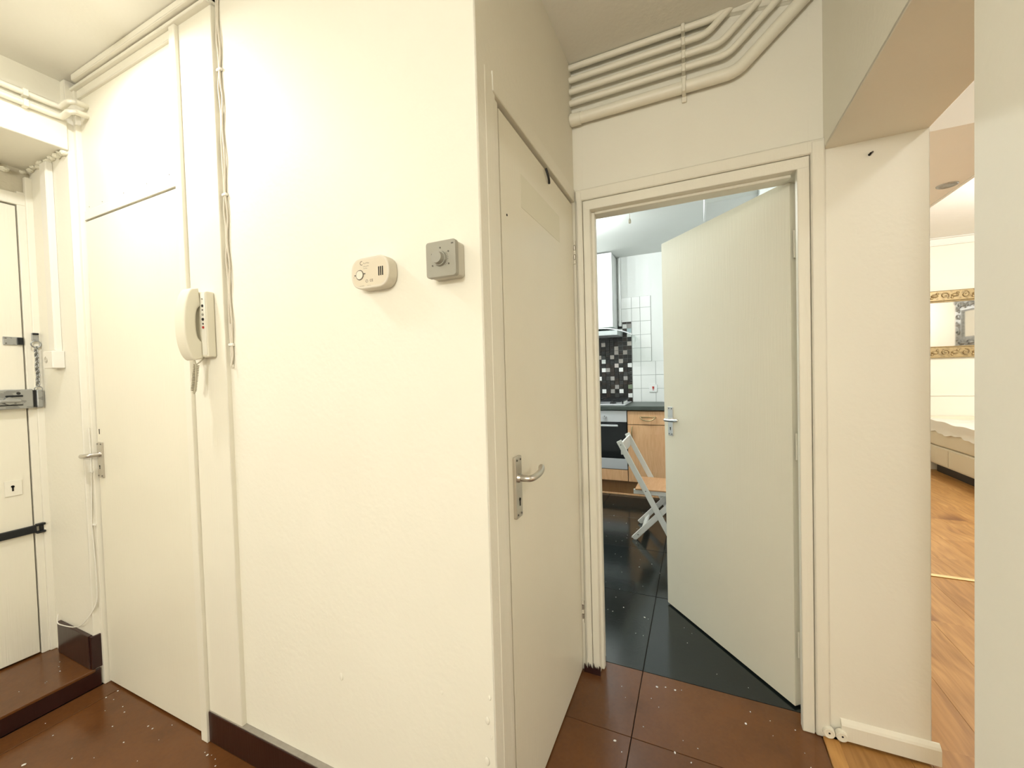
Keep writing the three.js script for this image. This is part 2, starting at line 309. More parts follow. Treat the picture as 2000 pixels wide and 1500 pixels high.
{
  // lever handle on long plate
  const px0 = -2.352, px1 = -2.312;
  const pl = part(door1, 'handle_plate', extrude(rrect(px0, px1, 0.906, 1.058, 0.004), 0.006, 0.0012).translate(0, 0, zd), M.aluminium, 'worn aluminium handle plate');
  part(pl, 'lever', [tube([[-2.332, 1.006, zd + 0.004], [-2.333, 1.006, zd + 0.03], [-2.338, 1.005, zd + 0.042], [-2.36, 1.003, zd + 0.046], [-2.39, 1.000, zd + 0.044], [-2.408, 1.000, zd + 0.036]], 0.0085, 30, 12), sph(-2.408, 1.0, zd + 0.036, 0.0085), cylZ(-2.332, 1.006, zd + 0.003, zd + 0.012, 0.013, 0.011)], M.aluminium);
  part(pl, 'keyhole', keyhole(-2.334, 0.952, zd + 0.0065), M.hole);
  for (const [x, y] of [[-2.346, 1.05], [-2.318, 1.05], [-2.346, 0.914], [-2.318, 0.914]]) part(pl, 'screw', cylZ(x, y, zd + 0.006, zd + 0.0086, 0.003, 0.0025, 10), M.print);
  part(door1, 'latch_slot', bx(-2.343, -2.339, 1.092, 1.114, zd + 0.0012, zd - 0.004), M.hole);
}
function butt(parent, x, y0, y1, z) {                 // painted hinge knuckles facing +z
  const n = 5, h = (y1 - y0) / n; const hg = part(parent, 'hinge', bx(x - 0.006, x + 0.006, y0, y1, z, z + 0.0012), M.gloss);
  for (let i = 0; i < n; i++) { const c = cyl(0.0042, 0.0042, h * 0.9, 10); c.translate(x, y0 + h * (i + 0.5), z + 0.003); part(hg, 'knuckle', c, i % 2 ? M.gloss : M.aluminium); }
}
butt(door1, -1.664, 1.735, 1.835, zd + 0.001); butt(door1, -1.664, 0.185, 0.285, zd + 0.001);

// ================================================================ front door (far left)
const door2 = structGroup('door_2', 'pale flush front door at the left edge with rim lock and chain', 'door');
const leaf2 = part(door2, 'leaf', bx(XD - 0.045, XD, 0.088, 2.112, -0.769, -0.007, 0.003), M.door);
{
  const fr = structGroup('trim_5', 'cream frame of the front door', 'door frame');
  part(fr, 'jamb', bx(XD - 0.08, XD + 0.004, 0.08, 2.18, -0.822, -0.773, 0.003), M.gloss);
  part(fr, 'jamb_cover', bx(XD - 0.01, XD + 0.014, 0.08, 2.25, -0.822, -0.797, 0.004), M.gloss);
  part(fr, 'head', bx(XD - 0.08, XD + 0.006, 2.118, 2.170, -0.80, 0.06, 0.003), M.gloss);
  part(fr, 'jamb', bx(XD - 0.08, XD + 0.004, 0.08, 2.18, -0.004, 0.08, 0.003), M.gloss);
  // rim lock: case on the leaf, keep on the frame
  const lock = thing('rim_lock', 'grey steel rim night latch on the front door edge', 'lock', [XD, 1.25, -0.73]);
  const lc = part(lock, 'case', bx(0, 0.034, -0.043, 0.043, -0.052, 0.075, 0.004), M.oldSteel);
  part(lc, 'snib', bx(0.034, 0.040, 0.010, 0.018, -0.02, 0.03, 0.002), M.blackMetal);
  part(lc, 'lever_knob', [cylX(0.032, 0.044, -0.006, 0.02, 0.019, 0.016), bx(0.042, 0.052, -0.012, 0.0, -0.012, 0.05, 0.003)], M.oldSteel);
  part(lc, 'screw', cylX(0.033, 0.0365, 0.026, -0.008, 0.0065, 0.006, 14), M.black);
  part(lc, 'seam', bx(0.0335, 0.0352, -0.028, -0.023, -0.02, 0.06), M.black);
  part(lock, 'keep', [bx(0.004, 0.034, -0.043, 0.040, -0.084, -0.062, 0.006)], M.oldSteel);
  part(lock, 'bolt_gap', bx(0.002, 0.026, -0.038, 0.038, -0.0622, -0.0518), M.black);
  // bolt plate
  const bp = thing('chain_plate', 'small grey steel chain slide on the front door leaf', 'chain plate', [XD, 1.508, -0.744]);
  part(bp, 'plate', bx(0, 0.006, -0.018, 0.018, -0.022, 0.034, 0.002), M.oldSteel);
  part(bp, 'slot', bx(0.006, 0.011, -0.016, 0.016, -0.025, -0.006, 0.002), M.blackMetal);
  for (const [y, z] of [[0.011, 0.026], [-0.011, 0.026]]) part(bp, 'screw', cylX(0.005, 0.0075, y, z, 0.003, 0.0025, 10), M.print);
  // chain
  const ch = thing('door_chain', 'thin steel security chain hanging on the front door frame', 'chain', [XD + 0.016, 1.53, -0.802]);
  part(ch, 'anchor', [bx(-0.004, 0.004, -0.018, 0.018, -0.011, 0.011, 0.002)], M.oldSteel);
  part(ch, 'anchor_pin', [bx(0.004, 0.010, 0.008, 0.017, -0.010, 0.010, 0.002)], M.blackMetal);
  const ring = new THREE.TorusGeometry(0.015, 0.0028, 8, 22); ring.rotateY(Math.PI / 2); ring.translate(0.006, -0.034, 0); part(ch, 'ring', ring, M.oldSteel);
  const link = new THREE.TorusGeometry(0.0072, 0.0021, 6, 14); link.scale(1, 1.35, 1);
  for (let i = 0; i < 16; i++) { const g = link.clone(); g.rotateY(i % 2 ? 0.5 : -0.9); g.rotateZ(i % 2 ? 0.35 : -0.35); g.translate(0.006, -0.054 - i * 0.0108, 0.001 * Math.sin(i)); part(ch, 'link', g, M.oldSteel); }
  const ring2 = new THREE.TorusGeometry(0.0125, 0.0019, 8, 20); ring2.rotateY(Math.PI / 2); ring2.translate(0.006, -0.238, 0); part(ch, 'ring', ring2, M.oldSteel);
  // keyhole cover
  const es = part(door2, 'keyhole_plate', bx(XD, XD + 0.004, 0.824, 0.892, -0.742, -0.690, 0.0015), M.gloss);
  part(es, 'keyhole', [cylX(XD + 0.003, XD + 0.0056, 0.866, -0.714, 0.0052), bx(XD + 0.003, XD + 0.0056, 0.846, 0.866, -0.7165, -0.7115)], M.hole);
  // black slide bolt
  const sb = thing('slide_bolt', 'black slide bolt crossing from the front door to its frame', 'bolt', [XD, 0.658, -0.70]);
  part(sb, 'bar', bx(0.003, 0.018, -0.017, 0.017, -0.075, 0.25, 0.004), M.blackMetal);
  part(sb, 'keeper', [bx(0.004, 0.024, -0.022, -0.012, -0.102, -0.072, 0.003), bx(0.004, 0.024, 0.012, 0.022, -0.102, -0.072, 0.003), bx(0.004, 0.012, -0.022, 0.022, -0.102, -0.085, 0.002)], M.blackMetal);
}
// trunking and key switch box in the recess
{
  const tr = thing('cable_trunking', 'white vertical cable trunking inside the front door recess', 'trunking', [-2.555, 1.455, -0.82]);
  part(tr, 'channel', bx(-0.030, 0.030, 0, 0.815, 0, 0.022, 0.003), M.whitePlastic);
  part(tr, 'lid', bx(-0.027, 0.027, 0.004, 0.812, 0.020, 0.0245, 0.002), M.whitePlastic);
  const b = thing('junction_box', 'square white plastic junction box below the trunking in the recess', 'junction box', [-2.551, 1.38, -0.82]);
  part(b, 'body', bx(-0.045, 0.045, 0, 0.075, 0, 0.04, 0.004), M.whitePlastic);
  const em = new THREE.TorusGeometry(0.013, 0.0014, 6, 26); em.translate(-0.014, 0.038, 0.0405); const em2 = new THREE.TorusGeometry(0.0075, 0.0012, 6, 20); em2.translate(-0.014, 0.038, 0.0405);
  part(b, 'round_emblem', [em, em2], M.greyPlasticLight);
}
// two pipes along the lintel
for (const [y, k, lab] of [[2.445, 0, 'upper white pipe along the lintel bending into the cupboard panel'], [2.405, 1, 'lower white pipe along the lintel bending into the cupboard panel']]) {
  const p = thing('lintel_pipe', lab, 'pipe', [XL, y, 0], 'pipes along the lintel');
  part(p, 'pipe', elbowPipe([[0.018, 0, 0.9], [0.018, 0, -0.800], [0.112, 0.002, -0.795], [0.075, 0.022, -0.8625]], 0.0112, 0.018, 16), M.pipe);
  for (const z of [-0.70, 0.1]) part(p, 'saddle_clip', [bx(0.0, 0.031, -0.014, 0.014, z - 0.008, z + 0.008, 0.003)], M.pipe);
}
// thin cable hanging beside the cupboard door
{
  const c = thing('thin_cable', 'thin white cable drooping beside the left cupboard door', 'cable', [0, 0, 0]);
  part(c, 'cable', tube([[-2.376, 1.12, zj + 0.004], [-2.376, 1.0, zj + 0.003], [-2.377, 0.905, zj + 0.004], [-2.381, 0.80, zj + 0.006], [-2.385, 0.70, zj + 0.008], [-2.380, 0.58, zj + 0.006], [-2.374, 0.45, zj + 0.006], [-2.377, 0.36, zj + 0.01], [-2.41, 0.285, -0.802], [-2.50, 0.245, -0.802], [-2.60, 0.232, -0.797], [-2.655, 0.233, -0.797], [-2.67, 0.262, -0.806]], 0.0022, 90, 7), M.whiteCable);
  for (const y of [0.93, 0.70]) part(c, 'cable_clip', bx(-2.386, -2.366, y - 0.004, y + 0.004, zj, zj + 0.007, 0.002), M.whitePlastic);
}
// cables clipped along the post
{
  const c = thing('clipped_cables', 'pair of thin cables clipped down the corner beside the entry phone', 'cable', [0, 0, 0]);
  const path = (dx, w, y1) => { const pts = []; for (let i = 0; i <= 24; i++) { const y = mix(H, y1, i / 24); pts.push([-1.428 + dx + 0.0035 * Math.sin(i * 1.7 + w), y, ZW + 0.0045 + 0.001 * Math.sin(i * 2.3 + w)]); } return pts; };
  part(c, 'cable', tube(path(0, 0.3, 1.36), 0.0034, 120, 7), M.cable);
  part(c, 'cable', tube(path(0.009, 1.9, 1.395), 0.0034, 120, 7), M.cable);
  const tail = path(0.006, 0.7, 1.34).slice(-4); part(c, 'cable_end', tube([...tail.slice(0, 3), [-1.418, 1.352, ZW + 0.013], [-1.414, 1.346, ZW + 0.007]], 0.0028, 30, 7), M.cable);
  for (const y of [2.335, 1.925, 1.425]) part(c, 'cable_clip', [bx(-1.436, -1.412, y - 0.005, y + 0.005, ZW, ZW + 0.010, 0.003)], M.whitePlastic);
}

// ================================================================ entry phone
{
  const t = thing('entry_phone', 'cream wall entry phone with hanging handset on the cupboard post', 'intercom', [-1.530, 1.385, zp]);
  const base = part(t, 'base', bx(-0.045, 0.045, 0, 0.222, 0, 0.030, 0.006), M.cream);
  part(base, 'front_strip', bx(0.020, 0.043, 0.008, 0.214, 0.0285, 0.0315, 0.001), M.creamLight);
  [[0.195, 0.0026, M.greyPlastic], [0.172, 0.0048, M.black], [0.158, 0.0024, M.print], [0.143, 0.0042, M.greyPlastic], [0.127, 0.0052, M.black], [0.112, 0.003, M.print], [0.1, 0.0046, M.red]].forEach(([y, r, m]) => part(base, 'button', cylZ(0.031, y, 0.031, 0.034, r, r * 0.9, 14), m));
  // handset: side profile in (z, y) extruded across x
  const s = new THREE.Shape();
  s.moveTo(0.034, 0.0); s.lineTo(0.050, -0.004); s.bezierCurveTo(0.066, 0.006, 0.076, 0.05, 0.076, 0.105); s.bezierCurveTo(0.076, 0.16, 0.066, 0.205, 0.052, 0.222); s.lineTo(0.038, 0.226);
  s.lineTo(0.034, 0.176); s.bezierCurveTo(0.049, 0.165, 0.051, 0.14, 0.051, 0.11); s.bezierCurveTo(0.051, 0.08, 0.049, 0.058, 0.034, 0.048); s.closePath();
  const g = extrude(s, 0.044, 0.006, 3, 20); g.rotateY(-Math.PI / 2); g.translate(0.012, 0.001, 0);
  const hs = part(t, 'handset', g, M.cream);
  part(hs, 'ear_rest', bx(-0.028, 0.008, 0.185, 0.214, 0.029, 0.036, 0.003), M.creamInset);
  part(hs, 'mouth_rest', bx(-0.028, 0.008, 0.008, 0.040, 0.029, 0.036, 0.003), M.creamInset);
  // coiled cord
  const pts = []; for (let i = 0; i <= 260; i++) { const k = i / 260, a = k * Math.PI * 2 * 17; const cx = mix(0.002, -0.022, k), cy = mix(-0.022, -0.112, k); pts.push(V(cx + 0.0068 * Math.cos(a), cy + 0.003 * Math.sin(a) * 0.3, 0.042 + 0.0068 * Math.sin(a))); }
  part(t, 'coiled_cord', [new THREE.TubeGeometry(new THREE.CatmullRomCurve3(pts), 700, 0.0019, 6), tube([[0.012, 0.004, 0.02], [0.012, -0.012, 0.034], [0.009, -0.02, 0.042]], 0.002, 16, 6), tube([[-0.022, -0.112, 0.042], [-0.018, -0.119, 0.045], [-0.008, -0.115, 0.046], [0.001, -0.08, 0.046], [0.006, -0.03, 0.046], [0.000, 0.0, 0.050]], 0.0026, 40, 6)], M.creamInset);
}

// ================================================================ carbon monoxide alarm
{
  const t = thing('carbon_monoxide_alarm', 'oval cream battery alarm with round test button on the plaster wall', 'alarm', [-0.782, 1.580, ZW]);
  const w = 0.064, h = 0.041, r = 0.037;
  const body = part(t, 'body', extrude(rrect(-w + 0.002, w - 0.002, -h + 0.002, h - 0.002, r), 0.028, 0.003, 3, 14).translate(0, 0, 0.004), M.alarm);
  part(t, 'back_plate', extrude(rrect(-w + 0.003, w - 0.003, -h + 0.003, h - 0.003, r - 0.003), 0.006), M.greyPlasticLight);
  const zf = 0.0352;
  const rg = new THREE.TorusGeometry(0.0125, 0.0011, 6, 36); rg.translate(-0.034, -0.004, zf); part(body, 'button_ring', rg, M.print);
  part(body, 'test_button', cylZ(-0.034, -0.004, zf - 0.001, zf + 0.0016, 0.0118, 0.0112, 30), M.alarmButton);
  part(body, 'indicator', bx(-0.0525, -0.048, -0.0052, -0.0026, zf - 0.0008, zf + 0.0008), M.print);
  part(body, 'indicator', bx(-0.020, -0.0145, -0.0034, -0.0008, zf - 0.0008, zf + 0.0008), M.print);
  for (let i = 0; i < 3; i++) part(body, 'sounder_slot', extrude(rrect(0.030 + i * 0.0062, 0.0335 + i * 0.0062, -0.013, 0.011, 0.0016), 0.0006).translate(0, 0, zf - 0.0003), M.hole);
  const cv = document.createElement('canvas'); cv.width = 512; cv.height = 340; const x = cv.getContext('2d');
  x.fillStyle = '#ddd5c2'; x.fillRect(0, 0, 512, 340); x.fillStyle = '#6a6354'; x.strokeStyle = '#6a6354';
  const scrib = (x0, y0, n, s) => { x.lineWidth = s * 0.14; for (let i = 0; i < n; i++) { x.beginPath(); x.arc(x0 + i * s * 0.75, y0, s * 0.28, hash2(i, n, 3) * 6, hash2(i, n, 3) * 6 + 4.2); x.stroke(); } };
  x.lineWidth = 7; x.beginPath(); x.arc(150, 60, 20, 0.9, 5.2); x.stroke(); scrib(180, 66, 5, 22); scrib(176, 100, 7, 15); scrib(180, 122, 5, 14);
  x.font = 'bold 40px sans-serif'; x.fillText('CE', 255, 275); x.lineWidth = 4; x.beginPath(); x.arc(215, 262, 15, 0, 6.3); x.stroke(); scrib(206, 262, 2, 14); scrib(90, 312, 9, 14); scrib(220, 314, 6, 12); scrib(30, 205, 3, 10);
  const tx = new THREE.CanvasTexture(cv); tx.colorSpace = THREE.SRGBColorSpace;
  const sg = new THREE.ShapeGeometry(rrect(-w + 0.006, w - 0.006, -h + 0.006, h - 0.006, r - 0.008), 14); const uv = sg.attributes.uv, ps = sg.attributes.position; for (let i = 0; i < uv.count; i++) uv.setXY(i, (ps.getX(i) + w) / (2 * w), (ps.getY(i) + h) / (2 * h));
  const pm = new THREE.Mesh(sg, std({ map: tx, color: lin(0.98, 0.95, 0.9), roughness: 0.5 })); pm.position.z = zf - 0.0001; pm.name = 'printed_face'; pm.castShadow = pm.receiveShadow = true; body.add(pm);
}
// ================================================================ rotary thermostat
{
  const t = thing('thermostat', 'square grey plastic rotary thermostat near the wall corner', 'thermostat', [-0.553, 1.581, ZW]);
  part(t, 'back_box', extrude(rrect(-0.039, 0.039, -0.040, 0.040, 0.007), 0.024, 0.002, 2).translate(0, 0, 0.002), M.greyPlasticLight);
  const f = part(t, 'front_plate', extrude(rrect(-0.040, 0.040, -0.041, 0.041, 0.006), 0.011, 0.002, 2).translate(0, 0, 0.030), M.greyPlastic);
  part(t, 'knob', [cylZ(0, 0, 0.042, 0.050, 0.0185, 0.0172, 36), cylZ(0, 0, 0.050, 0.062, 0.0150, 0.0135, 36)], M.greyKnob);
  for (const [a, r] of [[90, 0.026], [33, 0.027], [-32, 0.027], [152, 0.027], [-148, 0.027]]) part(f, 'dial_mark', cylZ(Math.cos(a * D2R) * r, Math.sin(a * D2R) * r, 0.0428, 0.0438, 0.0021, 0.0021, 12), M.print);
  for (let i = 0; i < 9; i++) { const a = (-50 + i * 11) * D2R, c = bx(0.0195, 0.0222, -0.0003, 0.0003, 0.0428, 0.0436); c.rotateZ(a); part(f, 'scale_line', c, M.print); }
  part(f, 'screw', bx(0.031, 0.037, 0.031, 0.034, 0.0428, 0.0436), M.print);
}

// ================================================================ passage cupboard door (edge-on)
const frame2 = structGroup('trim_6', 'cream moulded frame of the passage cupboard door', 'door frame');
part(frame2, 'post', bx(XC - 0.06, XC + 0.0012, 0, yc + 0.05, zc0 + 0.090, zc0 + 0.0405, 0.004), M.gloss);
part(frame2, 'stop_bead', bx(XC - 0.06, XC - 0.004, 0, yc + 0.006, zc0 + 0.0405, zc0 + 0.004, 0.009), M.gloss);
part(frame2, 'post', bx(XC - 0.06, XC + 0.006, 0, yc + 0.05, zc1 - 0.001, zc1 - 0.03, 0.003), M.gloss);
part(frame2, 'head', bx(XC - 0.06, XC + 0.004, yc + 0.006, yc + 0.058, zc0 + 0.05, zc1 - 0.006, 0.003), M.gloss);
const door3 = structGroup('door_3', 'flush cream passage cupboard door with a lever handle', 'door');
const xd3 = XC - 0.006;
const leaf3 = part(door3, 'leaf', bx(xd3 - 0.04, xd3, 0.006, yc - 0.006, zc0, zc1 + 0.001, 0.002), M.door);
part(leaf3, 'paint_patch', bx(xd3 - 0.001, xd3 + 0.0008, 1.80, 1.90, -1.14, -1.52, 0.0005), M.patch, 'paler square paint patch');
part(leaf3, 'screw_hole', cylX(xd3 - 0.001, xd3 + 0.0012, 1.74, -1.035, 0.0032, 0.0032, 10), M.hole);
{
  const zc = -1.050, s = extrude(rrect(-0.021, 0.021, -0.086, 0.086, 0.004), 0.007, 0.0015); s.rotateY(Math.PI / 2); s.translate(xd3, 0.980, zc);
  const pl = part(door3, 'handle_plate', s, M.aluminium, 'satin aluminium handle plate');
  part(pl, 'lever', [cylX(xd3 + 0.007, xd3 + 0.016, 1.006, zc, 0.014, 0.012), tube([[xd3 + 0.012, 1.006, zc], [xd3 + 0.034, 1.006, zc], [xd3 + 0.043, 1.006, zc - 0.005], [xd3 + 0.047, 1.006, zc - 0.024], [xd3 + 0.047, 1.007, zc - 0.055], [xd3 + 0.044, 1.010, zc - 0.085], [xd3 + 0.038, 1.015, zc - 0.105]], 0.0095, 40, 14), sph(xd3 + 0.038, 1.015, zc - 0.105, 0.0095)], M.aluminium);
  part(pl, 'keyhole', [cylX(xd3 + 0.008, xd3 + 0.0098, 0.944, zc - 0.003, 0.0046), bx(xd3 + 0.008, xd3 + 0.0098, 0.926, 0.944, zc - 0.0052, zc - 0.0008)], M.hole);
  for (const [y, z] of [[1.057, -0.012], [1.057, 0.012], [0.903, -0.012], [0.903, 0.012]]) part(pl, 'screw', cylX(xd3 + 0.008, xd3 + 0.0106, y, zc + z, 0.0032, 0.0026, 10), M.print);
  for (const y of [1.81, 0.26]) { const hg = part(door3, 'hinge', bx(xd3, xd3 + 0.002, y - 0.05, y + 0.05, zc1 - 0.008, zc1 + 0.012, 0.0008), M.gloss); for (let i = 0; i < 5; i++) { const c = cyl(0.0052, 0.0052, 0.0165, 10); c.translate(xd3 + 0.006, y - 0.04 + i * 0.02, zc1 + 0.002); part(hg, 'knuckle', c, i % 2 ? M.aluminium : M.gloss); } }
  const k = tube([[xd3 + 0.003, yc - 0.004, -1.368], [xd3 + 0.008, yc - 0.022, -1.372], [xd3 + 0.008, yc - 0.036, -1.385], [xd3 + 0.004, yc - 0.042, -1.40]], 0.0042, 16, 8);
  part(door3, 'catch', k, M.black, 'small black catch at the top edge');
}

// ================================================================ kitchen door and frame
const frame3 = structGroup('trim_7', 'cream moulded frame of the open kitchen door', 'door frame');
const zl = ZK + 0.012;
part(frame3, 'lining', bx(kx0 - 0.030, kx0, 0, ky + 0.004, zl, ZK - 0.112, 0.003), M.gloss);
part(frame3, 'stop_bead', bx(kx0 - 0.01, kx0 + 0.012, 0, ky, ZK - 0.022, ZK - 0.052, 0.004), M.gloss);
part(frame3, 'lining', [bx(kx1, kx1 + 0.0365, 0, ky + 0.004, zl, ZK - 0.020, 0.003), bx(kx1 + 0.026, kx1 + 0.0365, 0, ky + 0.004, ZK - 0.018, ZK - 0.111)], M.gloss);
part(frame3, 'head_lining', bx(kx0 - 0.030, kx1 + 0.0365, ky, ky + 0.0405, zl, ZK - 0.112, 0.003), M.gloss);
part(frame3, 'head_stop', bx(kx0 + 0.012, kx1 - 0.01, ky - 0.010, ky + 0.002, ZK - 0.022, ZK - 0.052, 0.003), M.gloss);
part(frame3, 'architrave', bx(kx1 + 0.038, XB0 - 0.0002, 0, ky + 0.085, ZK + 0.016, ZK - 0.01, 0.006), M.gloss);
part(frame3, 'architrave', bx(XC + 0.012, kx0 - 0.0315, 0, ky + 0.085, ZK + 0.016, ZK - 0.01, 0.006), M.gloss);
part(frame3, 'head_architrave', bx(XC + 0.008, XB0 - 0.0002, ky + 0.042, ky + 0.090, ZK + 0.015, ZK - 0.01, 0.006), M.gloss);
part(frame3, 'strike_plate', bx(kx0 - 0.001, kx0 + 0.003, 0.028, 0.058, ZK - 0.060, ZK - 0.050, 0.001), M.whitePlastic);
const ANG = 49.5 * D2R;
const door4 = structGroup('door_4', 'plain cream kitchen door standing half open', 'door', [0.3345, 0, -1.800]);
door4.rotation.y = -ANG;             // local -x runs along the leaf, local -z is the far side
{
  // local frame: x from -0.765 to -0.004, visible face at z = 0
  part(door4, 'leaf', bx(-0.765, -0.016, 0.008, 1.986, 0, -0.040, 0.002), M.door);
  const pl = part(door4, 'handle_plate', extrude(rrect(-0.727, -0.689, 0.948, 1.100, 0.004), 0.005, 0.0012).translate(0, 0, 0), M.chrome, 'narrow bright handle plate');
  part(pl, 'lever', [cylZ(-0.708, 1.034, 0.004, 0.018, 0.012, 0.011), tube([[-0.708, 1.034, 0.012], [-0.708, 1.034, 0.034], [-0.701, 1.034, 0.044], [-0.672, 1.034, 0.046], [-0.635, 1.036, 0.044], [-0.612, 1.038, 0.038]], 0.008, 36, 12), sph(-0.612, 1.038, 0.038, 0.008)], M.chrome);
  part(pl, 'keyhole', keyhole(-0.708, 0.985, 0.0058), M.hole);
  for (const [x, y] of [[-0.719, 1.092], [-0.697, 1.092], [-0.719, 0.956], [-0.697, 0.956]]) part(pl, 'screw', cylZ(x, y, 0.005, 0.008, 0.0032, 0.0026, 10), M.print);
  for (const y of [0.25, 1.0, 1.75]) { const hg = part(door4, 'hinge', bx(-0.008, -0.003, y - 0.05, y + 0.05, -0.034, -0.006), M.gloss); const c = cyl(0.005, 0.005, 0.1, 12); c.translate(-0.002, y, -0.020); part(hg, 'pin', c, M.gloss); }
}

// ================================================================ five pipes under the ceiling
{
  const zc = ZK + 0.026; const rise = 0.9;
  const defs = [[2.570, 0.085, 0.012, 'topmost white pipe of the five above the kitchen door'], [2.520, 0.052, 0.012, 'second white pipe from the ceiling above the kitchen door'], [2.472, 0.098, 0.012, 'middle white pipe of the five above the kitchen door'], [2.424, 0.122, 0.012, 'fourth white pipe from the ceiling above the kitchen door'], [2.355, 0.148, 0.0215, 'thick lowest white pipe of the five above the kitchen door']];
  defs.forEach(([y, xb, r, lab], i) => {
    const t = thing('ceiling_pipe', lab, 'pipe', [XC, y, zc], 'pipes above the kitchen door');
    const yt = H + 0.02 - y;
    const pts = i === 0 ? [[-0.01, 0, 0], [xb - XC, 0.002, 0], [xb - XC + 0.06, 0.035, -0.01]] : [[-0.01, 0, 0], [xb - XC, 0.004, 0], [xb - XC + yt / rise, yt, -0.004]];
    const p = part(t, 'pipe', elbowPipe(pts, r, i === 4 ? 0.035 : 0.028, 16), M.pipe);
    part(t, 'saddle_clip', [bx(0.432, 0.446, -r - 0.003, r + 0.003, -0.026, r + 0.003, 0.004), bx(0.430, 0.448, -r - 0.020, -r + 0.002, -0.026, -0.016, 0.003)], M.pipe);
    if (i === 4) part(t, 'coupling', [cylX(0.002, 0.045, 0, 0, r + 0.003, r + 0.003, 20)], M.pipe);
  });
  // wedge that grows towards the beam
  const prof = [[0, 0], [0.05, 0], [0.05, -0.012], [0.012, -0.045], [0, -0.05]], sec = (x, k) => prof.map(([a, b]) => [x, H + b * k + 0.001, ZK + a * (0.3 + 0.7 * k)]);
  const A = sec(0.09, 0.05), B = sec(XB0 - 0.002, 1), pos = []; const tri = (a, b, c) => pos.push(...a, ...b, ...c);
  for (let i = 0; i < 5; i++) { const n = (i + 1) % 5; tri(A[i], B[i], B[n]); tri(A[i], B[n], A[n]); }
  for (let i = 1; i < 4; i++) { tri(A[0], A[i], A[i + 1]); tri(B[0], B[i + 1], B[i]); }
  const g = new THREE.BufferGeometry(); g.setAttribute('position', new THREE.BufferAttribute(new Float32Array(pos), 3)); g.computeVertexNormals();
  structure('trim_8', g, M.plaster, 'plaster fillet where the pipes enter the ceiling', 'trim');
}
// small nail in the stub wall
{
  const t = thing('wall_plug', 'small dark nail stub high on the stub wall', 'nail', [0.528, 1.985, ZK]);
  part(t, 'stub', [cylZ(0, 0, 0, 0.012, 0.004, 0.003, 10)], M.hole); part(t, 'plug', cylZ(0.007, 0.006, 0, 0.004, 0.003, 0.003, 8), M.print);
}
// two pipe collars at floor by the stub wall
for (const [x, lab] of [[0.4005, 'white round pipe collar against the kitchen door frame'], [0.437, 'white round pipe collar at the end of the white baseboard']]) {
  const t = thing('pipe_collar', lab, 'pipe collar', [x, 0.027, ZK + 0.014], 'pipe collars at the floor');
  part(t, 'disc', cylZ(0, 0, -0.004, 0.012, 0.0185, 0.017, 28), M.gloss);
  const rg = new THREE.TorusGeometry(0.0135, 0.0015, 6, 26); rg.translate(0, 0, 0.012); part(t, 'rim', rg, M.gloss);
  part(t, 'hole', cylZ(0.001, 0.001, 0.0115, 0.0128, 0.0030, 0.0030, 12), M.hole);
}
// paint flecks on the floors
{
  const L = []; const fleckAt = (x, z, y, s) => { const n = 6, pts = []; for (let i = 0; i < n; i++) { const a = i / n * 6.283; const r = s * rr(0.6, 1.2); pts.push([Math.cos(a) * r, Math.sin(a) * r * rr(0.6, 1)]); } const g = extrude(poly(pts), 0.0007); g.rotateX(-Math.PI / 2); g.rotateY(rr(0, 6)); g.translate(x, y, z); L.push(g); };
  const A = []; for (let i = 0; i < 50; i++) A.push([rr(-2.33, -1.0), rr(-0.82, -0.3), 0.0005]);
  for (let i = 0; i < 46; i++) A.push([rr(-0.42, 0.36), rr(-1.78, -1.0), 0.0005]);
  for (let i = 0; i < 10; i++) A.push([rr(-2.70, -2.40), rr(-0.78, -0.3), 0.081]);
  for (const [x, z, y] of A) fleckAt(x, z, y, Math.pow(rnd(), 2.5) * 0.0048 + 0.0014);
  for (let i = 0; i < 11; i++) fleckAt(rr(-2.37, -1.5), -0.845 + rr(0, 0.05), 0.0005, rr(0.0012, 0.004));
  const t = thing('paint_flecks', 'tiny white paint flecks scattered over the brown hall floor', 'flecks', [0, 0, 0], null, 'stuff'); part(t, 'fleck', L.splice(0), M.fleck);
  for (let i = 0; i < 120; i++) fleckAt(rr(-0.95, 0.36), rr(-4.1, -1.82), 0.0005, Math.pow(rnd(), 2.5) * 0.005 + 0.0018);
  const k = thing('paint_flecks', 'tiny white paint flecks scattered over the dark kitchen floor', 'flecks', [0, 0, 0], null, 'stuff'); part(k, 'fleck', L, M.fleck);
}

// ================================================================ KITCHEN
const ZB = -4.88, HK = 2.62, KL = -2.1;
structure('ceiling_kitchen', [bx(KL - 0.1, XB0 + 0.02, HK, HK + 0.1, ZK - 0.10, ZB - 0.1)], M.kitchenCeil, 'white kitchen ceiling seen through the doorway', 'ceiling');
structure('wall_kitchen_back', [bx(KL - 0.1, XB0 + 0.02, 0, HK, ZB, ZB - 0.1)], M.kitchenWall, 'white kitchen back wall behind the cooker', 'wall');
structure('wall_kitchen_left', [bx(KL - 0.1, KL, 0, HK, ZK - 0.11, ZB), bx(KL, XC - 0.29, 0, HK, ZK - 0.10, ZK - 0.2)], M.kitchenWall, 'white kitchen side wall beyond the cooker', 'wall');
structure('wall_kitchen_right', [bx(XB0 - 0.012, XB0 + 0.004, 0, HK, ZK - 0.115, ZB)], M.kitchenWall, 'white kitchen wall behind the open door', 'wall');
structure('wall_kitchen_header', [bx(XC - 0.3, XB0, H - 0.02, HK + 0.1, ZK - 0.09, ZK - 0.112)], M.kitchenWall, 'unseen white strip above the kitchen doorway inside', 'wall');  // out of view, stops light leaking between the two ceilings
const kfloor = structure('floor_kitchen', [bx(KL - 0.05, XB0 + 0.02, -0.14, -0.006, ZT, ZB)], M.joint, 'glossy black tiled kitchen floor', 'floor');
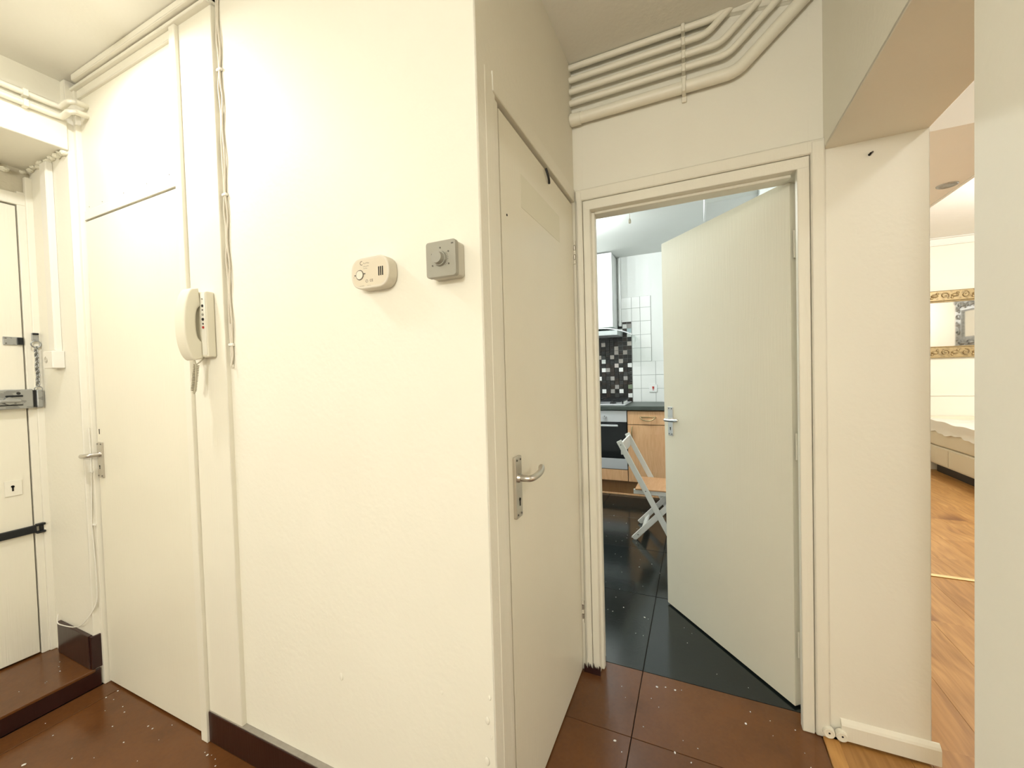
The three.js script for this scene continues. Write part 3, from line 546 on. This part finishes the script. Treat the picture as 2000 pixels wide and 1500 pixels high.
{
  const xs = [KL, -1.469, -0.849, -0.229, XB0 - 0.012], zs = [ZT, -2.427, -3.052, -3.68, -4.305, ZB];
  for (let i = 0; i < xs.length - 1; i++) for (let j = 0; j < zs.length - 1; j++) { const g = 0.0016; part(kfloor, 'floor_tile', bx(xs[i] + g, xs[i + 1] - g, -0.012, rr(-0.0004, 0.0004), zs[j] - g, zs[j + 1] + g, 0.0012), (i + j) % 2 ? M.darkTile : M.darkTileB); }
}
// white wall tiles
{
  const t = structGroup('trim_9', 'white square wall tiles beside the mosaic splashback', 'tiles');
  part(t, 'grout', [bx(-0.83, -0.456, 1.405, 2.148, ZB, ZB + 0.004), bx(-0.70, 0.39, 0.94, 1.405, ZB, ZB + 0.004)], M.grout);
  const put = (x0, x1, y0, y1) => part(t, 'tile', bx(x0 + 0.0016, x1 - 0.0016, y0 + 0.0016, y1 - 0.0016, ZB + 0.002, ZB + 0.0085, 0.0014), M.tile);
  const ys = [1.405, 1.560, 1.712, 1.867, 2.020, 2.148];
  for (let j = 0; j < 5; j++) { if (j >= 3) put(-0.822, -0.668, ys[j], ys[j + 1]); put(-0.668, -0.573, ys[j], ys[j + 1]); put(-0.573, -0.457, ys[j], ys[j + 1]); }
  const yl = [0.94, 1.094, 1.249, 1.405], xl = [-0.668, -0.575, -0.416, -0.262, -0.108, 0.046, 0.20, 0.354];
  for (let j = 0; j < 3; j++) for (let i = 0; i < xl.length - 1; i++) put(xl[i], xl[i + 1], yl[j], yl[j + 1]);
}
// mosaic splashback
{
  const t = structGroup('trim_14', 'black and white mosaic splashback behind the hob', 'splashback', [0, 0, ZB]);
  part(t, 'grout', bx(-1.275, -0.6745, 0.94, 1.893, 0, 0.003), M.mosaicGrout);
  const P = 0.05016, x0 = -1.2755, y0 = 0.9405, cols = 12, rows = 19;
  // pale tiles read from the photo: zoom pixel -> grid
  const spots = { w: [[220, 832], [524, 872], [198, 932], [423, 948], [181, 1050], [229, 1172], [427, 1170], [505, 1220], [413, 500], [518, 548], [465, 422]], p: [[193, 637], [495, 622], [368, 677], [368, 728], [473, 748], [172, 762], [294, 780], [421, 825], [370, 877]], g: [[272, 950], [299, 1025], [478, 1047], [376, 1120], [300, 1172], [520, 425], [410, 405]], b: [[520, 472]], n: [[525, 1120]] };
  const grid = {}; const mm = { w: M.mosaicWhite, p: M.mosaicPale, g: M.mosaicGrey, b: M.mosaicBlue, n: M.mosaicGreen };
  for (const k in spots) for (const [a, b] of spots[k]) { const px = 1140 + a / 5.767, py = 560 + b / 5.767; const X = -0.671 + (px - 1234.5) * 0.00578, Y = 0.955 + (782 - py) * 0.00595; grid[Math.floor((X - x0) / P) + ',' + Math.floor((Y - y0) / P)] = mm[k]; }
  const full = bx(-0.0235, 0.0235, -0.0235, 0.0235, 0.001, 0.0085, 0.001), halfT = bx(-0.0235, 0.0235, 0.0008, 0.0235, 0.001, 0.0078, 0.001), halfB = bx(-0.0235, 0.0235, -0.0235, -0.0008, 0.001, 0.0082, 0.001);
  const G = { full: mergeAll(full), halfT: mergeAll(halfT), halfB: mergeAll(halfB) };
  const add = (g, m, x, y) => { const o = new THREE.Mesh(g, m); o.name = 'mosaic_tile'; o.castShadow = o.receiveShadow = true; o.position.set(x, y, 0); t.add(o); };
  const dark = [M.mosaicBlack, M.mosaicBrown, M.mosaicBlack, M.mosaicSlate, M.mosaicBlack, M.mosaicBrown];
  for (let i = 3; i < cols; i++) for (let j = 0; j < rows; j++) {
    const x = x0 + (i + 0.5) * P, y = y0 + (j + 0.5) * P, m = grid[i + ',' + j];
    if (m) add(G.full, m, x, y); else if (i > 3 && rnd() < 0.45) { add(G.halfT, dark[Math.floor(rnd() * 6)], x, y); add(G.halfB, dark[Math.floor(rnd() * 6)], x, y); } else add(G.full, dark[Math.floor(rnd() * 6)], x, y);
  }
}
// worktop, oven unit, drawer unit, plinth
const ZF = -4.294;
single('worktop', [bx(-2.09, 0.39, 0.897, 0.941, ZF + 0.024, ZB + 0.009, 0.006)], M.worktop, 'dark green laminate kitchen worktop', 'worktop');
{
  const o = thing('oven', 'built-in stainless steel oven with black glass door', 'oven', [-0.956, 0.28, ZF]);
  part(o, 'body', bx(-0.285, 0.285, 0.005, 0.605, -0.02, -0.54), M.blackMetal);
  const cp = part(o, 'control_panel', bx(-0.297, 0.297, 0.492, 0.610, 0.0, -0.02, 0.003), M.steel);
  for (const x of [-0.2, -0.08, 0.075]) { const k = part(cp, 'knob', [cylZ(x, 0.545, 0, 0.026, 0.019, 0.015, 24)], M.chrome); part(k, 'pointer', bx(x - 0.002, x + 0.002, 0.545, 0.559, 0.025, 0.0275), M.blackMetal); }
  const d = part(o, 'oven_door', bx(-0.297, 0.297, 0.115, 0.486, 0.004, -0.02, 0.003), M.ovenGlass);
  part(d, 'door_handle', [bx(-0.24, 0.215, 0.447, 0.467, 0.028, 0.042, 0.005), bx(-0.225, -0.205, 0.45, 0.464, 0.002, 0.032), bx(0.18, 0.20, 0.45, 0.464, 0.002, 0.032)], M.steel);
  part(o, 'lower_panel', bx(-0.297, 0.297, 0.0, 0.109, 0.002, -0.02, 0.003), M.steel);
}
{
  const u = thing('oven_base_unit', 'beech panel unit below the oven', 'cabinet', [-0.956, 0.155, ZF]);
  part(u, 'panel', bx(-0.298, 0.298, 0.004, 0.118, 0, -0.02, 0.002), M.beech); part(u, 'carcass', bx(-0.299, 0.299, -0.004, 0.0035, -0.022, -0.57), M.beechDark); part(u, 'carcass', bx(-0.299, -0.290, 0, 0.73, -0.03, -0.57), M.beechDark);
  const c = thing('base_cabinet', 'beech kitchen cabinet with one drawer and curved brass handles', 'cabinet', [-0.352, 0.155, ZF]);
  part(c, 'carcass', bx(-0.299, 0.299, 0, 0.735, -0.021, -0.57), M.beechDark);
  const dr = part(c, 'drawer', bx(-0.298, 0.298, 0.597, 0.731, 0, -0.02, 0.002), M.beech);
  const bow = (x, y, z) => [tube([[x - 0.075, y + 0.006, z], [x - 0.072, y + 0.002, z + 0.012], [x - 0.045, y - 0.020, z + 0.024], [x, y - 0.030, z + 0.027], [x + 0.045, y - 0.020, z + 0.024], [x + 0.072, y + 0.002, z + 0.012], [x + 0.075, y + 0.006, z]], 0.006, 40, 10), bx(x - 0.078, x + 0.078, y + 0.001, y + 0.010, z, z + 0.006, 0.002)];
  part(dr, 'handle', bow(-0.098, 0.668, 0), M.bronze, 'curved brass bow handle');
  const d = part(c, 'cabinet_door', bx(-0.298, 0.298, 0.002, 0.590, 0, -0.02, 0.002), M.beech);
  part(d, 'handle', [tube([[-0.255, 0.57, 0], [-0.255, 0.566, 0.014], [-0.255, 0.52, 0.026], [-0.255, 0.47, 0.014], [-0.255, 0.466, 0]], 0.006, 30, 10)], M.bronze);
  const c2 = thing('base_cabinet', 'beech kitchen cabinet hidden behind the open kitchen door', 'cabinet', [0.172, 0.155, ZF]);
  part(c2, 'carcass', bx(-0.222, 0.215, 0, 0.735, -0.021, -0.57), M.beechDark); part(c2, 'cabinet_door', bx(-0.221, 0.214, 0.002, 0.731, 0, -0.02, 0.002), M.beech);
  const c3 = thing('base_cabinet', 'beech kitchen cabinet left of the oven behind the door post', 'cabinet', [-1.50, 0.155, ZF]);
  part(c3, 'carcass', bx(-0.24, 0.24, 0, 0.735, -0.021, -0.57), M.beechDark); part(c3, 'cabinet_door', bx(-0.239, 0.239, 0.002, 0.731, 0, -0.02, 0.002), M.beech);
  const p = thing('plinth', 'brown plinth board under the kitchen units', 'plinth', [0, 0, ZF - 0.05]);
  part(p, 'board', bx(-2.09, 0.39, 0.016, 0.150, 0, -0.016, 0.002), M.beechDark); part(p, 'seal_strip', bx(-2.09, 0.39, 0, 0.018, 0.006, -0.016, 0.003), M.beech);
}
// gas hob
{
  const h = thing('gas_hob', 'black gas hob with pan supports on the worktop', 'hob', [-0.965, 0.941, -4.585]);
  part(h, 'tray', bx(-0.285, 0.285, 0, 0.010, -0.25, 0.25, 0.004), M.steel);
  for (const [x, z, r] of [[-0.14, 0.12, 0.045], [0.14, 0.12, 0.035], [-0.14, -0.12, 0.035], [0.14, -0.12, 0.05]]) { const b = cyl(r, r * 0.85, 0.016, 24); b.translate(x, 0.018, z); part(h, 'burner', b, M.black); }
  for (const x of [-0.14, 0.14]) { const L = []; for (const z of [-0.2, -0.12, -0.04, 0.04, 0.12, 0.2]) L.push(bx(x - 0.125, x + 0.125, 0.038, 0.048, z - 0.005, z + 0.005)); for (const d of [-0.12, 0, 0.12]) L.push(bx(x + d - 0.005, x + d + 0.005, 0.036, 0.047, -0.22, 0.22)); for (const [a, b] of [[-0.12, -0.215], [0.12, -0.215], [-0.12, 0.215], [0.12, 0.215]]) L.push(bx(x + a - 0.005, x + a + 0.005, 0.008, 0.04, b - 0.005, b + 0.005)); part(h, 'pan_support', L, M.blackMetal); }
  for (let i = 0; i < 4; i++) { const k = cyl(0.016, 0.014, 0.022, 18); k.translate(0.245, 0.02, -0.1 + i * 0.07); part(h, 'knob', k, M.chrome); }
}
// cooker hood: curved glass canopy on a slim body
{
  const h = thing('cooker_hood', 'cooker hood with curved glass canopy under the white wall cupboard', 'cooker hood', [-0.972, 1.70, ZB]);
  const s = new THREE.Shape(); const N = 20, W = 0.365; const top = [], bot = [];
  for (let i = 0; i <= N; i++) { const x = mix(-W, W, i / N); const y = 0.085 * (1 - Math.pow(Math.abs(x) / W, 2.2)); top.push([x, y + 0.006]); bot.unshift([x, y]); }
  [...top, ...bot].forEach(([x, y], i) => (i ? s.lineTo(x, y) : s.moveTo(x, y)));
  part(h, 'glass_canopy', extrude(s, 0.44).translate(0, -0.02, 0.01), M.glass, 'curved clear glass canopy');
  const s2 = new THREE.Shape(); const t2 = [], b2 = []; for (let i = 0; i <= N; i++) { const x = mix(-W, W, i / N); const y = 0.085 * (1 - Math.pow(Math.abs(x) / W, 2.2)); t2.push([x, y + 0.009]); b2.unshift([x, y - 0.003]); } [...t2, ...b2].forEach(([x, y], i) => (i ? s2.lineTo(x, y) : s2.moveTo(x, y)));
  part(h, 'canopy_edge', extrude(s2, 0.008).translate(0, -0.02, 0.45), M.steel);
  part(h, 'body', bx(-0.2, 0.2, -0.005, 0.048, 0.02, 0.36, 0.004), M.steel);
}
// white wall cupboard over the hood
{
  const c = thing('wall_cupboard', 'tall white wall cupboard above the cooker hood', 'cabinet', [-1.124, 1.79, ZB]);
  part(c, 'carcass', bx(-0.297, 0.297, 0, 0.815, 0, 0.30, 0.002), M.whiteUnit); part(c, 'cupboard_door', bx(-0.298, 0.298, 0.001, 0.814, 0.302, 0.322, 0.002), M.whiteUnit);
  const p = thing('gas_pipe_cover', 'white vertical pipe cover beside the wall cupboard', 'pipe cover', [-0.796, 1.85, ZB]);
  part(p, 'cover', bx(-0.014, 0.014, 0, 0.76, 0.0, 0.03, 0.004), M.whiteUnit); part(p, 'valve', bx(-0.017, 0.017, -0.03, 0.01, 0.009, 0.034, 0.004), M.whiteUnit);
}
{
  const s = thing('cooker_switch', 'white switch plate with red rocker on the kitchen tiles', 'switch', [-0.445, 1.095, ZB + 0.0085]);
  part(s, 'plate', bx(-0.043, 0.043, -0.043, 0.043, 0, 0.010, 0.003), M.whiteUnit); part(s, 'rocker', bx(-0.010, 0.010, -0.006, 0.022, 0.009, 0.014, 0.002), M.red); part(s, 'neon', bx(-0.008, 0.008, -0.020, -0.012, 0.009, 0.012, 0.001), M.red);
}
{
  const p = thing('pull_cord', 'pull cord of the kitchen light hanging from the ceiling', 'pull cord', [-0.372, HK, -2.72]);
  part(p, 'ceiling_rose', [cyl(0.036, 0.030, 0.03, 24).translate(0, -0.015, 0)], M.whitePlastic); part(p, 'cord', [cyl(0.0016, 0.0016, 0.33, 6).translate(0, -0.19, 0)], M.cable);
  part(p, 'toggle', [new THREE.LatheGeometry([[0.001, 0], [0.007, -0.006], [0.009, -0.02], [0.008, -0.03], [0.001, -0.033]].map(([a, b]) => new THREE.Vector2(a, b)), 14).translate(0, -0.345, 0)], M.cable);
  const d = thing('ceiling_duct', 'boxed duct under the kitchen ceiling above the open door', 'duct', [0, 0, 0]);
  part(d, 'casing', bx(0.079, XB0 - 0.012, 2.456, HK, -3.20, -3.55, 0.003), M.kitchenWall); part(d, 'lit_edge', bx(0.072, 0.084, 2.450, HK, -3.192, -3.56, 0.002), M.whiteUnit);  // whiter edge strip paints in the light on the casing side
}
// fluorescent tube light, out of view, placed to brighten the kitchen
{
  const t = thing('unseen_tube_light', 'unseen fluorescent tube batten on the kitchen ceiling', 'light', [-1.38, HK, -3.48]);
  part(t, 'batten', bx(-0.62, 0.62, -0.045, 0, -0.03, 0.03, 0.004), M.whiteUnit);
  const g = cylX(-0.59, 0.59, -0.066, 0, 0.0135, 0.0135, 18); part(t, 'tube', g, glow(LIGHT.kitchen.color, 6));
  for (const s of [-1, 1]) part(t, 'end_cap', bx(s * 0.60 - 0.012, s * 0.60 + 0.012, -0.085, -0.04, -0.02, 0.02, 0.003), M.whiteUnit);
  for (const x of [-0.45, -0.15, 0.15, 0.45]) { const l = new THREE.PointLight(lin(...LIGHT.kitchen.color), LIGHT.kitchen.power, 0, 2); l.castShadow = true; l.shadow.radius = 1; l.position.set(x, -0.105, 0); t.add(l); }
}
// folding chair
{
  const t = thing('folding_chair', 'white wooden folding chair half hidden by the kitchen door', 'chair', [-0.46, 0, -3.40]);
  const bar = (x0, y0, x1, y1, z, w, th) => { const L = Math.hypot(x1 - x0, y1 - y0), g = new RoundedBoxGeometry(L, w, th, 1, 0.003); g.rotateZ(Math.atan2(y1 - y0, x1 - x0)); g.translate((x0 + x1) / 2, (y0 + y1) / 2, z); return g; };
  const zn = 0.205, zf = -0.205;
  for (const z of [zn, zf]) {
    const u = part(t, 'upright', bar(-0.092, 0.762, 0.30, 0.0, z, 0.040, 0.020), M.chairWood);
    for (const k of [0.04, 0.49]) part(u, 'bolt', cylZ(mix(-0.092, 0.30, k), mix(0.762, 0, k), z + 0.009, z + 0.0115, 0.0045, 0.004, 12), M.print);
    const l = part(t, 'rear_leg', bar(0.000, 0.004, 0.345, 0.375, z - Math.sign(z) * 0.024, 0.040, 0.020), M.chairWood);
    part(l, 'bolt', cylZ(0.035, 0.042, z - 0.016 * Math.sign(z), z - 0.010 * Math.sign(z), 0.0045, 0.004, 12), M.print);
  }
  part(t, 'top_rail', bx(-0.115, -0.100, 0.665, 0.762, zf + 0.01, zn - 0.01, 0.003).translate(0.035, -0.012, 0), M.chairWood);
  part(t, 'lower_rail', [bar(0.05, 0.045, 0.085, 0.083, 0, 0.014, 0.34)], M.chairWood);
  part(t, 'seat', bx(0.02, 0.40, 0.386, 0.398, zf + 0.012, zn - 0.012, 0.004), M.seatWood, 'natural wood seat panel');
  for (const z of [zn - 0.024, zf + 0.024]) part(t, 'seat_rail', bx(0.005, 0.41, 0.350, 0.3855, z - 0.01 - 0.02 * Math.sign(z), z + 0.01 - 0.02 * Math.sign(z), 0.003), M.chairWood);
}

// ================================================================ BEDROOM beyond the opening
const LB = -6.6, LR = 4.6, HL = 2.78;
structure('ceiling_bedroom', [bx(XB1 - 0.02, LR + 0.1, HL, HL + 0.1, 0.6, LB - 0.1)], M.livingCeil, 'white bedroom ceiling', 'ceiling');
structure('wall_bedroom_back', [bx(XB1 - 0.3, LR + 0.1, 0, HL, LB, LB - 0.1)], M.livingWall, 'pale cream bedroom wall with the gilt mirror', 'wall');
structure('wall_bedroom_right', [bx(LR, LR + 0.1, 0, HL, 0.6, LB)], M.livingWall, 'pale cream bedroom side wall', 'wall');
structure('wall_bedroom_left', [bx(XB1 - 0.25, XB1, 0, HL, -4.94, LB)], M.livingWall, 'pale cream bedroom wall behind the stub wall', 'wall');
structure('wall_bedroom_front', [bx(XB1 - 0.01, LR + 0.1, 0, HL, 0.5, 0.62)], M.livingWall, 'pale cream bedroom wall on the camera side', 'wall');
structure('ceiling_bedroom_drop', [bx(XB1 - 0.01, 1.515, 2.40, HL, -2.63, LB + 0.01, 0.003), bx(1.515, 1.53, 2.394, 2.415, -2.63, LB + 0.01, 0.003)], M.livingCeil, 'lowered white ceiling section with a downlight in the bedroom', 'ceiling');
structure('trim_10', [bx(1.52, LR, 2.775 - 0.085, 2.775 - 0.070, LB, LB + 0.03, 0.004), bx(1.52, LR, HL - 0.012, HL, LB, LB + 0.06, 0.004), bx(1.52, LR, 2.70, HL - 0.01, LB, LB + 0.02)], M.livingCeil, 'white cornice at the top of the mirror wall', 'cornice');
structure('trim_11', [bx(1.2, LR, 0.895, 0.905, LB, LB + 0.012, 0.003)], M.livingWall, 'thin dado line behind the bed', 'trim');
const lfloor = structure('floor_bedroom', [bx(0.382, LR, -0.14, -0.008, 0.6, LB)], M.joint, 'light oak laminate floor of the bedroom', 'floor');
{
  const cw = 0.192, zst = -3.283;
  const row = (x0, x1, z0, z1, n) => { let c = 0; for (let x = x0; x < x1 - 0.01; x += cw, c++) { let z = z0, first = true; while (z > z1 + 0.01) { const len = first ? 0.35 + ((c * 0.43) % 0.9) : 1.26; const ze = Math.max(z1, z - len); part(lfloor, 'floor_plank', bx(x + 0.0004, Math.min(x + cw, x1) - 0.0004, -0.010, 0, z - 0.0004, ze + 0.0004, 0.0008), (c + (first ? 1 : 0)) % 3 ? M.oak : M.oakB); z = ze; first = false; } } };
  row(XB0 + 0.022, XB1, ZN, ZK); row(XB1, LR, 0.5, zst); row(XB1, LR, zst, LB);
  structure('trim_12', [bx(XB1, LR, 0, 0.007, zst - 0.016, zst + 0.016, 0.003)], M.brass, 'pale metal joint strip across the oak floor', 'trim');
  structure('trim_13', [bx(0.384, XB0 + 0.022, -0.01, 0.008, ZK + 0.017, ZN - 0.0, 0.003)], M.oakTrim, 'pale oak edging strip where hall tiles meet laminate', 'trim');
}
{
  const b = thing('bed', 'cream fabric divan bed with two drawers and white bedding', 'bed', [2.565, 0, -6.56]);
  part(b, 'plinth', bx(0.05, 1.30, 0, 0.10, 0.05, 1.95), M.black);  // black block paints in the shade of the gap under the base
  const base = part(b, 'base', bx(0, 1.35, 0.10, 0.318, 0, 2.0, 0.012), M.fabric);
  for (const [z0, z1] of [[0.03, 0.415], [0.425, 0.98], [1.0, 1.97]]) part(base, 'drawer_front', bx(-0.006, 0.01, 0.118, 0.305, z0, z1, 0.004), M.fabric);
  part(b, 'mattress', bx(0.0, 1.35, 0.320, 0.50, 0.0, 2.0, 0.03), M.fabric);
  // draped sheet with wavy hem
  const g = new THREE.BoxGeometry(1.37, 0.13, 2.02, 20, 4, 60); const p = g.attributes.position; for (let i = 0; i < p.count; i++) { const x = p.getX(i), y = p.getY(i), z = p.getZ(i); const w = 0.007 * Math.sin(z * 13) + 0.004 * Math.sin(z * 37 + 1); if (y < -0.05) p.setXYZ(i, x + (x < -0.6 ? -0.012 + w : 0), y + w * 1.4, z); else p.setXYZ(i, x, y + 0.008 * Math.sin(x * 9 + z * 5) + 0.006 * Math.sin(z * 17), z); } g.computeVertexNormals(); g.translate(0.675, 0.548, 1.0);
  part(b, 'bed_sheet', g, M.sheet);
  part(b, 'headboard', bx(0.0, 1.35, 0.3, 0.655, -0.035, 0.0, 0.01), M.fabric);
}
// ornate mirrors
function ornateFrame(t, w, h, mat, rail) {
  const f = part(t, 'frame', [bx(-w / 2, w / 2, h / 2 - rail, h / 2, 0, 0.045, 0.012), bx(-w / 2, w / 2, -h / 2, -h / 2 + rail, 0, 0.045, 0.012), bx(-w / 2, -w / 2 + rail, -h / 2, h / 2, 0, 0.044, 0.012), bx(w / 2 - rail, w / 2, -h / 2, h / 2, 0, 0.044, 0.012)], mat);
  const inner = 0.014; part(f, 'inner_bead', [bx(-w / 2 + rail, w / 2 - rail, h / 2 - rail - inner, h / 2 - rail, 0, 0.032, 0.005), bx(-w / 2 + rail, w / 2 - rail, -h / 2 + rail, -h / 2 + rail + inner, 0, 0.032, 0.005), bx(-w / 2 + rail, -w / 2 + rail + inner, -h / 2 + rail, h / 2 - rail, 0, 0.032, 0.005), bx(w / 2 - rail - inner, w / 2 - rail, -h / 2 + rail, h / 2 - rail, 0, 0.032, 0.005)], mat);
  const L = []; const scroll = (x, y, s, a, flip) => { const pts = []; for (let i = 0; i <= 18; i++) { const k = i / 18, an = a + flip * k * 7.2, r = s * (1 - 0.82 * k); pts.push(V(x + r * Math.cos(an), y + r * Math.sin(an), 0.046 + 0.014 * k)); } L.push(new THREE.TubeGeometry(new THREE.CatmullRomCurve3(pts), 26, s * 0.17, 6)); };
  const along = (x0, y0, x1, y1) => { const len = Math.hypot(x1 - x0, y1 - y0), n = Math.round(len / (rail * 0.72)); for (let i = 0; i < n; i++) { const k = (i + 0.5) / n, x = mix(x0, x1, k), y = mix(y0, y1, k); if (i % 2) scroll(x, y, rail * 0.34, i * 1.3, i % 4 === 1 ? 1 : -1); else { L.push(sph(x, y, 0.046, rail * 0.24, 1.2, 0.7, 0.7, 10)); L.push(sph(x + rail * 0.2, y + rail * 0.2, 0.044, rail * 0.13, 1, 1, 0.8, 8)); L.push(sph(x - rail * 0.2, y - rail * 0.2, 0.044, rail * 0.13, 1, 1, 0.8, 8)); } } };
  const a = w / 2 - rail / 2, b = h / 2 - rail / 2; along(-a, b, a, b); along(-a, -b, a, -b); along(-a, -b, -a, b); along(a, -b, a, b);
  part(f, 'carving', L, mat);
  for (const [sx, sy] of [[1, 1], [1, -1], [-1, 1], [-1, -1]]) { const C = []; for (let i = 0; i < 5; i++) C.push(sph(sx * (w / 2 - 0.02) + 0.018 * Math.cos(i * 1.26), sy * (h / 2 - 0.02) + 0.018 * Math.sin(i * 1.26), 0.045, 0.028, 1, 1, 0.6, 10)); part(f, 'corner_leaf', C, mat); }
  part(t, 'mirror_glass', bx(-w / 2 + rail * 0.8, w / 2 - rail * 0.8, -h / 2 + rail * 0.8, h / 2 - rail * 0.8, 0.008, 0.014), M.mirror);
}
{
  const m = thing('wall_mirror', 'wide mirror in a carved gilt frame above the bed', 'mirror', [2.66, 1.752, LB]); ornateFrame(m, 1.75, 0.80, M.gilt, 0.125);
  const m2 = thing('wall_mirror', 'unseen tall carved silver mirror placed to reflect in the gilt mirror', 'mirror', [LR, 2.0, -2.98]); m2.rotation.y = -Math.PI / 2; ornateFrame(m2, 1.0, 0.9, M.silverGilt, 0.2);  // silver one is out of view, placed so its carving shows reflected
  const d = thing('downlight', 'dark recessed downlight ring in the lowered bedroom ceiling', 'downlight', [1.440, 2.40, -3.46]);
  const rg = new THREE.TorusGeometry(0.043, 0.008, 10, 36); rg.rotateX(Math.PI / 2); part(d, 'ring', rg, M.oldSteel); part(d, 'lamp_face', [cyl(0.036, 0.036, 0.004, 28).translate(0, -0.001, 0)], M.oldSteel);
}

// ================================================================ lamps outside the frame, some added as fill
function pendant(name, label, L, ceilingY, r) {
  const t = thing(name, label, 'lamp', L.pos); const y = ceilingY - L.pos[1];
  part(t, 'ceiling_rose', [cyl(0.03, 0.045, 0.028, 26).translate(0, y - 0.014, 0)], M.whitePlastic);
  if (y > 0.12) part(t, 'flex', [cyl(0.003, 0.003, y - r - 0.06, 8).translate(0, (y + r + 0.02) / 2, 0)], M.whiteCable);
  part(t, 'holder', [cyl(0.018, 0.014, 0.045, 18).translate(0, r + 0.026, 0)], M.whitePlastic);
  part(t, 'bulb', sph(0, 0, 0, r, 1, 1.1, 1, 20), glow(L.color, 2));
  const l = new THREE.PointLight(lin(...L.color), L.power, 0, 2); l.castShadow = true; l.shadow.radius = r / 0.02; l.position.set(0, 0, 0); t.add(l);
}
{
  const L = LIGHT.hall, t = thing('unseen_ceiling_lamp', 'unseen round flush ceiling lamp in the hall near the left cupboard', 'lamp', L.pos);
  part(t, 'base', [cyl(0.072, 0.075, 0.02, 40).translate(0, -0.01, 0)], M.whitePlastic);
  part(t, 'diffuser', new THREE.LatheGeometry([[0.002, -0.062], [0.04, -0.059], [0.058, -0.05], [0.066, -0.035], [0.068, -0.018]].map(([a, b]) => new THREE.Vector2(a, b)), 40), glow(L.color, 2));
  const l = new THREE.RectAreaLight(lin(...L.color), L.power, 0.10, 0.10); l.position.set(0, -0.066, 0); l.rotation.x = -Math.PI / 2; t.add(l);
}
pendant('added_fill_globe', 'added fill globe behind the camera in the hall', LIGHT.passage, H, 0.12);
pendant('unseen_bedroom_lamp', 'unseen bulb pendant in the bedroom lighting the stub wall by the opening', LIGHT.livingNear, HL, 0.06);
pendant('unseen_bedroom_lamp', 'added fill bulb near the right wall of the bedroom', LIGHT.livingSideFill, HL, 0.06);
pendant('unseen_bedroom_lamp', 'added fill bulb in the middle of the bedroom ceiling', LIGHT.livingFarFill, HL, 0.06);

renderer.render(scene, camera);
